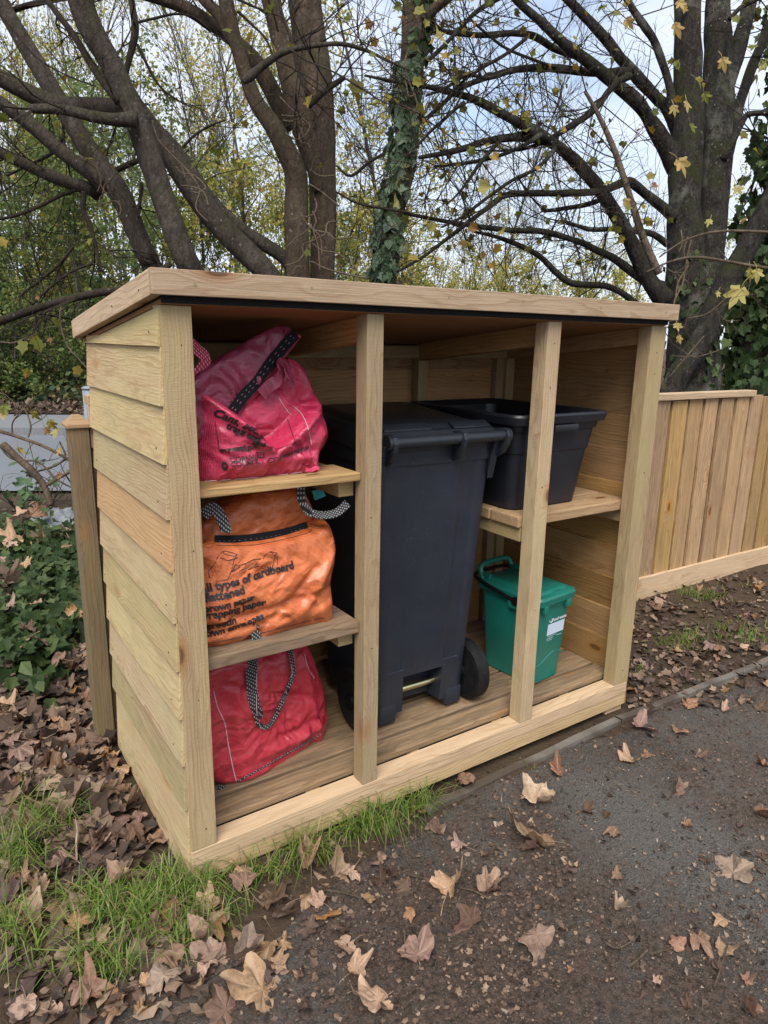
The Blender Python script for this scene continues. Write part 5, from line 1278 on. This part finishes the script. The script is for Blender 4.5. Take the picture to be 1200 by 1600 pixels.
# crumpled silver film lying in the leaves
p0 = gpt(95, 818); m = MB(); n = 26; vs = []
for j in range(n):
    for i in range(n):
        a, b_ = i / (n-1) - .5, j / (n-1) - .5; x, y = a * .36, b_ * .42
        h = .085 * (1 - (2*a)**2) * (1 - (2*b_)**2) + .035 * N(a*6, b_*6, 2) + .022 * abs(N(a*14, b_*14, 5))
        vs.append(p0 + Vector((x + .02*N(a*5, b_*5, 9), y + .02*N(a*5, b_*5, 4), .015 + h)))
m.add(vs, [(j*n+i, j*n+i+1, (j+1)*n+i+1, (j+1)*n+i) for j in range(n-1) for i in range(n-1)])
o = m.build('plastic_film', M_FOIL, smooth=True); tag(o, 'crumpled silvery plastic film lying on the brown leaves at the left', 'plastic film')

# ------------------------------------------------------------------ grass
m = MB(); r_ = random.Random(20)
def blade(p, h, lean, wd):
    a = r_.uniform(0, 6.28); d = Vector((math.cos(a), math.sin(a), 0)); s_ = Vector((-d.y, d.x, 0)) * wd
    p1 = p + Vector((0, 0, h * .5)) + d * lean * .25; p2 = p + Vector((0, 0, h * .85)) + d * lean * .7; p2.z -= lean * .15; p3 = p + Vector((0, 0, h * 1.0 - lean * .75)) + d * lean * 1.5
    m.add([p - s_, p + s_, p1 + s_ * .8, p1 - s_ * .8, p2 + s_ * .5, p2 - s_ * .5, p3], [(0, 1, 2, 3), (3, 2, 4, 5), (5, 4, 6)])
for (u, v, su, sv, n, h) in ((60,1300,55,22,520,.095), (20,1350,35,28,320,.085), (150,1420,60,25,420,.075), (210,1445,70,28,620,.075), (110,1500,60,28,480,.08), (270,1395,50,22,420,.075), (330,1385,50,18,420,.075), (400,1365,45,14,420,.075),
                            (470,1335,40,14,360,.075), (545,1300,30,14,300,.08), (600,1288,32,16,420,.09), (650,1258,22,14,320,.085), (330,1430,50,20,180,.06), (20,1460,30,25,260,.08), (180,1520,40,15,160,.06), (290,1480,25,20,160,.06),
                            (1140,985,40,10,260,.045), (1090,995,40,12,260,.045), (1060,1010,35,12,200,.04), (1180,1000,25,10,160,.05), (1110,935,20,7,160,.05), (1080,930,15,6,120,.05), (1160,915,30,6,60,.04), (1000,1050,25,10,60,.03), (230,1195,20,20,90,.04), (850,1195,30,8,40,.02), (700,1225,30,10,60,.03)):
    for _ in range(int(n * .8)):
        p = gpt(u + r_.gauss(0, .6) * su, v + r_.gauss(0, .6) * sv)
        if p.x > -.01 and p.y > -.008 and p.x < 1.70 and p.y < .8: continue
        if N(p.x * 11, p.y * 11, 2) < r_.uniform(-.5, .12): continue
        hh = h * (.5 + r_.random() ** 1.6); p.z -= .004
        blade(p, hh, hh * r_.uniform(.2, .85) + r_.random() ** 2 * .5 * hh, r_.uniform(.0009, .0022))
tag(m.build('grass', L_GRASS), 'tufts of green grass along the front and left of the store', 'grass', kind='stuff')

# ------------------------------------------------------------------ fallen leaves
def leaf_mesh(seed, curl, fold, mat, NTH=56):
    r = random.Random(seed)
    lob = [(90, 1.0, 15), (38, .86, 14), (142, .86, 14), (-12, .62, 15), (192, .62, 15)]
    rings = (.0, .3, .6, .82, 1.0); m = MB(); vs = []; vein = []
    wob = [r.uniform(.62, 1.12) for _ in lob]; lob = [(la + r.uniform(-9, 9), lr, lw * r.uniform(.95, 1.5)) for la, lr, lw in lob]; c1, c2, edge = r.uniform(0, 6), r.uniform(0, 6), r.uniform(-.4, 1.0); bend = r.uniform(-1, 1)
    for k, q in enumerate(rings):
        for j in range(NTH):
            a = 360 * j / NTH - 90; rad = .30
            for (la, lr, lw), w_ in zip(lob, wob):
                da = (a - la + 180) % 360 - 180; rad = max(rad, .34 + (lr * w_ - .34) * max(0, 1 - abs(da) / (lw * 2.1)) ** .75)
            rad *= 1 + .10 * noise.noise((a * .09, seed, 1)) + .07 * noise.noise((a * .4, seed, 3))
            if abs((a + 90 + 180) % 360 - 180) < 16: rad = .12 + .18 * abs((a + 90 + 180) % 360 - 180) / 16
            rho = rad * (q if q < 1 else 1)
            x, y = rho * math.cos(R(a)), rho * math.sin(R(a))
            rr = math.hypot(x, y)
            z = curl * (rr ** 2) * (.5 + .7 * math.sin(2 * R(a) + c1)) + .06 * math.sin(5 * R(a) + c2) * rr + .34 * noise.noise((x * 2.6 + seed, y * 2.6, seed)) * (.4 + rr) + .11 * noise.noise((x * 8 + seed, y * 8, seed)) + edge * max(0, rr - .5) ** 1.5 * (1 + math.sin(R(a) + c2))
            x2 = x
            if fold: z += fold * abs(x) * (1 + .4 * bend * (1 if x > 0 else -1)); x2 = x * (1 - .35 * abs(fold))
            dmin = min(abs((a - la + 180) % 360 - 180) for la, *_ in lob)
            vein.append(1.0 if dmin < 5 and q > 0 else 0.0)
            vs.append((x2 * .5 * (1 - .12 * abs(curl) * rr), y * .5 * (1 - .12 * abs(curl) * rr), z * .5))
    fs = [(k*NTH+j, (k+1)*NTH+j, (k+1)*NTH+(j+1)%NTH, k*NTH+(j+1)%NTH) for k in range(len(rings)-1) for j in range(NTH)]
    m.add(vs, [f[::-1] for f in fs])
    k0 = len(m.v)
    sd = r.uniform(-.35, .35); pl = r.choice((.1, .35, .6, 1.0)); m.tube([(0, -.06, .0), (sd*.3*pl, -.06-.14*pl, .02), (sd*.6*pl, -.06-.3*pl, .03), (sd*pl, -.06-.44*pl, .01)], [.006, .005, .0045, .007], 4)
    me = bpy.data.meshes.new('fallen_leaf'); me.from_pydata([tuple(v_) for v_ in m.v], [], m.f); me.materials.append(mat)
    at = me.attributes.new('vein', 'FLOAT', 'POINT'); at.data.foreach_set('value', vein + [1.0] * (len(m.v) - k0))
    for p in me.polygons: p.use_smooth = True
    zmin = min(v_.co.z for v_ in me.vertices)
    for v_ in me.vertices: v_.co.z -= zmin * .55
    return me
FORMS = {'flat': (.28, .1), 'curled': (1.15, .15), 'folded': (.4, 1.1), 'arched': (-.95, -.15)}
CMATS = {'tan': D_TAN, 'brown': D_BROWN, 'dark': D_DARK, 'rusty': D_RUST, 'pale': D_PALE}
LM = {}
for fi, (fn, (cu_, fo_)) in enumerate(FORMS.items()):
    for ci, (cn, mt) in enumerate(CMATS.items()):
        LM[fn, cn] = [leaf_mesh(100 * fi + 20 * ci + q, cu_, fo_, mt) for q in range(4)]
r_ = random.Random(303)
ZONE = [(lambda p: p.x < -.02 and p.y > .75, 'on the mound left of the store'), (lambda p: p.x < .0 and p.y > .12, 'beside the left wall of the store'),
        (lambda p: p.x < .12 and p.y > -.16, 'among the grass at the near left corner'), (lambda p: p.x < .12, 'at the near left edge of the dark track'), (lambda p: p.x < .75 and p.y > -.16, 'in the grass strip before the left bay'),
        (lambda p: p.x < .75, 'on the dark track before the left bay'), (lambda p: p.x > 1.75 and p.y > .0, 'on the soil below the right hand fence'), (lambda p: p.x > 1.75, 'on the track right of the store'),
        (lambda p: p.y > -.12, 'against the kerb before the store'), (lambda p: p.y > -.45, 'on the track before the wheelie bin'), (lambda p: True, 'on the near track at the bottom right')]
used = {}
COUNT = 0
taken = []
def fallen(u, v, w_px, cn, fn, rz=None, force=False):
    global COUNT
    p = gpt(u, v)
    if -.03 < p.x < 1.70 and -.012 < p.y < .80: return
    d = (p - CAM).dot(FWD); size = (1.72 if force else 1.32) * w_px * d / F
    if not force and any((p.x-a)**2 + (p.y-b_)**2 < (.19 * size) ** 2 for a, b_ in taken): return
    taken.append((p.x, p.y))
    o = bpy.data.objects.new('fallen_leaf', r_.choice(LM[fn, cn])); col.objects.link(o)
    on_track = p.y < bnd(p.x)
    p.z = (track_z(p.x, p.y) if on_track else gz(p.x, p.y)) + .004 + (0 if on_track else r_.uniform(.002, .022))
    if p.x < .3 and p.y > 1.25: p.z += r_.uniform(.02, .13)
    o.location = p; o.rotation_euler = (r_.gauss(0, .28), r_.gauss(0, .28), r_.uniform(0, 6.28) if rz is None else rz); o.scale = (size, size * r_.uniform(.85, 1.1), size * r_.uniform(.6, 1.0))
    zn = next(t for f, t in ZONE if f(p))
    big = 'large ' if size > .2 else 'small ' if size < .11 else ''
    lb = f'{big}{fn} {cn} sycamore leaf {zn}'
    tag(o, lb, 'fallen leaf', f'{big}{fn} {cn} leaves {zn}'); used.setdefault(lb, []).append(o); COUNT += 1
# the leaves one can single out in the photograph
for q in ((845,1322,72,'tan','flat'),(830,1255,62,'pale','folded'),(835,1475,66,'tan','arched'),(740,1450,62,'brown','folded'),(705,1395,64,'tan','curled'),(760,1395,58,'tan','folded'),(1145,1370,58,'pale','flat'),(1055,1240,34,'tan','folded'),(872,1212,30,'rusty','folded'),(895,1360,26,'pale','curled'),
          (725,1232,40,'brown','arched'),(680,1310,40,'tan','folded'),(720,1330,30,'tan','arched'),(650,1500,64,'brown','curled'),(592,1570,66,'tan','flat'),(520,1375,62,'tan','curled'),(480,1365,60,'tan','folded'),(478,1410,44,'tan','arched'),(428,1422,54,'dark','flat'),(520,1435,44,'rusty','flat'),(410,1555,78,'tan','flat'),(382,1485,54,'pale','folded'),(425,1490,50,'tan','arched'),
          (352,1585,62,'brown','flat'),(262,1545,66,'pale','arched'),(340,1500,58,'tan','curled'),(345,1455,44,'rusty','arched'),(318,1480,52,'tan','folded'),(265,1460,40,'rusty','curled'),(232,1470,46,'brown','curled'),(140,1570,62,'rusty','curled'),(95,1550,62,'brown','folded'),(45,1455,62,'tan','folded'),(95,1440,40,'brown','arched'),(120,1350,48,'pale','folded'),(150,1335,48,'tan','folded'),
          (160,1312,46,'tan','arched'),(200,1270,50,'brown','curled'),(245,1300,44,'brown','curled'),(205,1310,34,'brown','arched'),(40,1250,58,'brown','folded'),(75,1210,52,'brown','curled'),(130,1210,46,'rusty','curled'),(150,1170,44,'brown','arched'),(30,1190,46,'brown','arched'),(110,1125,38,'tan','arched'),(55,1060,46,'tan','arched'),(35,945,46,'tan','flat'),(10,930,40,'tan','curled'),(20,870,40,'tan','curled'),(60,860,34,'brown','arched'),(60,830,34,'rusty','curled'),
          (105,1075,38,'tan','folded'),(100,840,30,'brown','curled'),(5,1000,34,'tan','arched'),(45,1130,50,'dark','curled'),(10,1225,40,'dark','arched'),(1000,1140,52,'brown','curled'),(960,1110,26,'rusty','curled'),(1095,1190,22,'tan','folded'),(1130,1450,30,'tan','arched'),(1125,1490,32,'tan','curled'),(1090,1480,34,'brown','arched'),(970,1425,30,'pale','folded'),(1185,1280,46,'brown','folded'),(985,1195,30,'tan','curled'),(1060,1150,26,'rusty','flat'),(1165,1580,44,'rusty','folded'),(1075,1105,26,'rusty','flat')): fallen(*q, force=True)
def fill(n, u0, u1, v0, v1, s0, s1, cols, forms=('curled', 'folded', 'arched', 'flat', 'arched', 'curled')):
    for _ in range(n):
        v = r_.uniform(v0, v1); fallen(r_.uniform(u0, u1), v, r_.uniform(s0, s1), r_.choice(cols), r_.choice(forms))
fill(62, 0, 165, 1035, 1240, 34, 58, ('brown', 'brown', 'tan', 'tan', 'rusty', 'dark'))
fill(36, 90, 285, 1190, 1330, 32, 54, ('brown', 'dark', 'tan', 'brown'))
fill(50, 0, 380, 1330, 1600, 36, 62, ('brown', 'tan', 'dark', 'tan', 'rusty', 'tan'))
fill(40, 0, 150, 800, 1040, 22, 40, ('tan', 'brown', 'rusty', 'tan'))
fill(22, 300, 640, 1330, 1600, 30, 52, ('tan', 'brown', 'dark', 'tan'))
fill(16, 640, 1000, 1150, 1560, 16, 40, ('tan', 'brown', 'brown', 'rusty', 'dark'))
fill(18, 1000, 1200, 1060, 1600, 16, 36, ('tan', 'brown', 'rusty', 'dark'))
fill(60, 985, 1200, 905, 1110, 14, 32, ('brown', 'brown', 'tan', 'dark', 'rusty'))
for lb, os_ in used.items():
    if len(os_) == 1: del os_[0]['group']; os_[0]['group'] = 'fallen sycamore leaves'
# crumbs of grit and rotted leaf on the track
M_CRUMB = leafmat('crumbs', [(0, (.02, .015, .013)), (.5, (.08, .056, .042)), (.85, (.17, .12, .088)), (1, (.32, .27, .22))], 0, .9, spec=.2)
m = MB(); r_ = random.Random(808)
for _ in range(17000):
    p = on_z(r_.uniform(330, 1200), 1600 - 560 * r_.random() ** .8, -.118)
    if p.y > bnd(p.x) - .005 or N(p.x * 4, p.y * 4, 8) < r_.uniform(-.7, .35): continue
    p.z = track_z(p.x, p.y) + .0005; q = r_.uniform(.0012, .0048) * (1 + 2 * (r_.random() < .03))
    a, b_, c_ = [rdir(r_) * q for _ in range(3)]; c_.z = abs(c_.z) + q * .3
    m.add([p + a, p + b_, p - (a + b_) * .6, p + c_], [(0, 1, 2), (0, 1, 3), (1, 2, 3), (2, 0, 3)])
tag(m.build('grit', M_CRUMB), 'grit and crumbled leaf mould scattered over the dark track', 'grit', kind='stuff')
# small rotting fragments, and a few thin sticks
m = MB(); r_ = random.Random(404)
def litter(n, u0, u1, v0, v1, s0, s1, lift=.0):
    for _ in range(n):
        u, v = r_.uniform(u0, u1), r_.uniform(v0, v1); p = gpt(u, v)
        if -.03 < p.x < 1.70 and -.012 < p.y < .80: continue
        tr_ = p.y < bnd(p.x)
        if tr_ and N(p.x * 3, p.y * 3, 5) < r_.uniform(-.5, .25): continue
        p.z = (track_z(p.x, p.y) if tr_ else gz(p.x, p.y)) + .002 + lift * r_.random()
        if r_.random() < .35: leaf_fan(m, p, Vector((0, 0, 1)) + rdir(r_) * .5, rdir(r_), r_.uniform(s0, s1), 0, True); continue
        q = r_.uniform(s0, s1) * .5; a0 = r_.uniform(0, 6); k_ = r_.randint(5, 8)
        m.add([p + Vector((0, 0, .002 + q * .12))] + [p + Vector((math.cos(a0 + 6.283*j/k_) * q * (e_ := r_.uniform(.35, 1.1)), math.sin(a0 + 6.283*j/k_) * q * r_.uniform(.3, 1.0), q * r_.uniform(-.1, .5))) for j in range(k_)], [(0, 1 + j, 1 + (j + 1) % k_) for j in range(k_)])
litter(500, -500, 0, 900, 1500, .03, .09, .03); litter(900, 0, 175, 1020, 1330, .03, .09, .03); litter(500, 90, 330, 1180, 1380, .02, .07, .015); litter(500, 0, 330, 1330, 1600, .015, .06, .01)
litter(420, 0, 160, 790, 1040, .03, .08, .02); litter(3200, 600, 1200, 1110, 1600, .003, .016); litter(1200, 400, 900, 1200, 1600, .004, .022); litter(900, 985, 1200, 895, 1110, .012, .05, .012)
tag(m.build('leaf_litter', L_LITTER), 'small brown leaf fragments and litter over the soil and track', 'leaf litter', kind='stuff')
for i, (pp, lb) in enumerate(((((632,1466),(633,1490),(635,1520),(634,1545)), 'thin straw coloured stalk lying upright in the picture left of the folded brown leaf'), (((640,1375),(690,1385),(740,1400),(765,1412)), 'thin bent twig between the leaves on the track'), (((946,1480),(965,1490),(985,1478)), 'short curved pale stick on the track at the right'), (((980,1520),(990,1512),(1010,1493)), 'short thin stick just below the curved one'),
                            (((1015,1500),(1040,1491),(1050,1490)), 'tiny straight straw stick on the grey patch'), (((500,1395),(540,1402),(565,1410)), 'slim stalk sticking out of the leaf pile by the grass'), (((1115,1550),(1125,1520),(1135,1485)), 'pale thin stem at the right edge of the track'), (((150,1335),(165,1342),(190,1345)), 'broken pale twig on the leaves by the left wall'))):
    m = MB(); pts = []
    for u, v in smooth_path(pp, 3): q = gpt(u, v); pts.append(Vector((q.x, q.y, (track_z(q.x, q.y) if q.y < bnd(q.x) else gz(q.x, q.y)) + .008)))
    m.tube(pts, [.0028 - .001 * j / len(pts) for j in range(len(pts))], 5, wob=.3); o = m.build('twig', B_PALE); tag(o, lb, 'twig')
print('leaves', COUNT, 'labels', len(used))
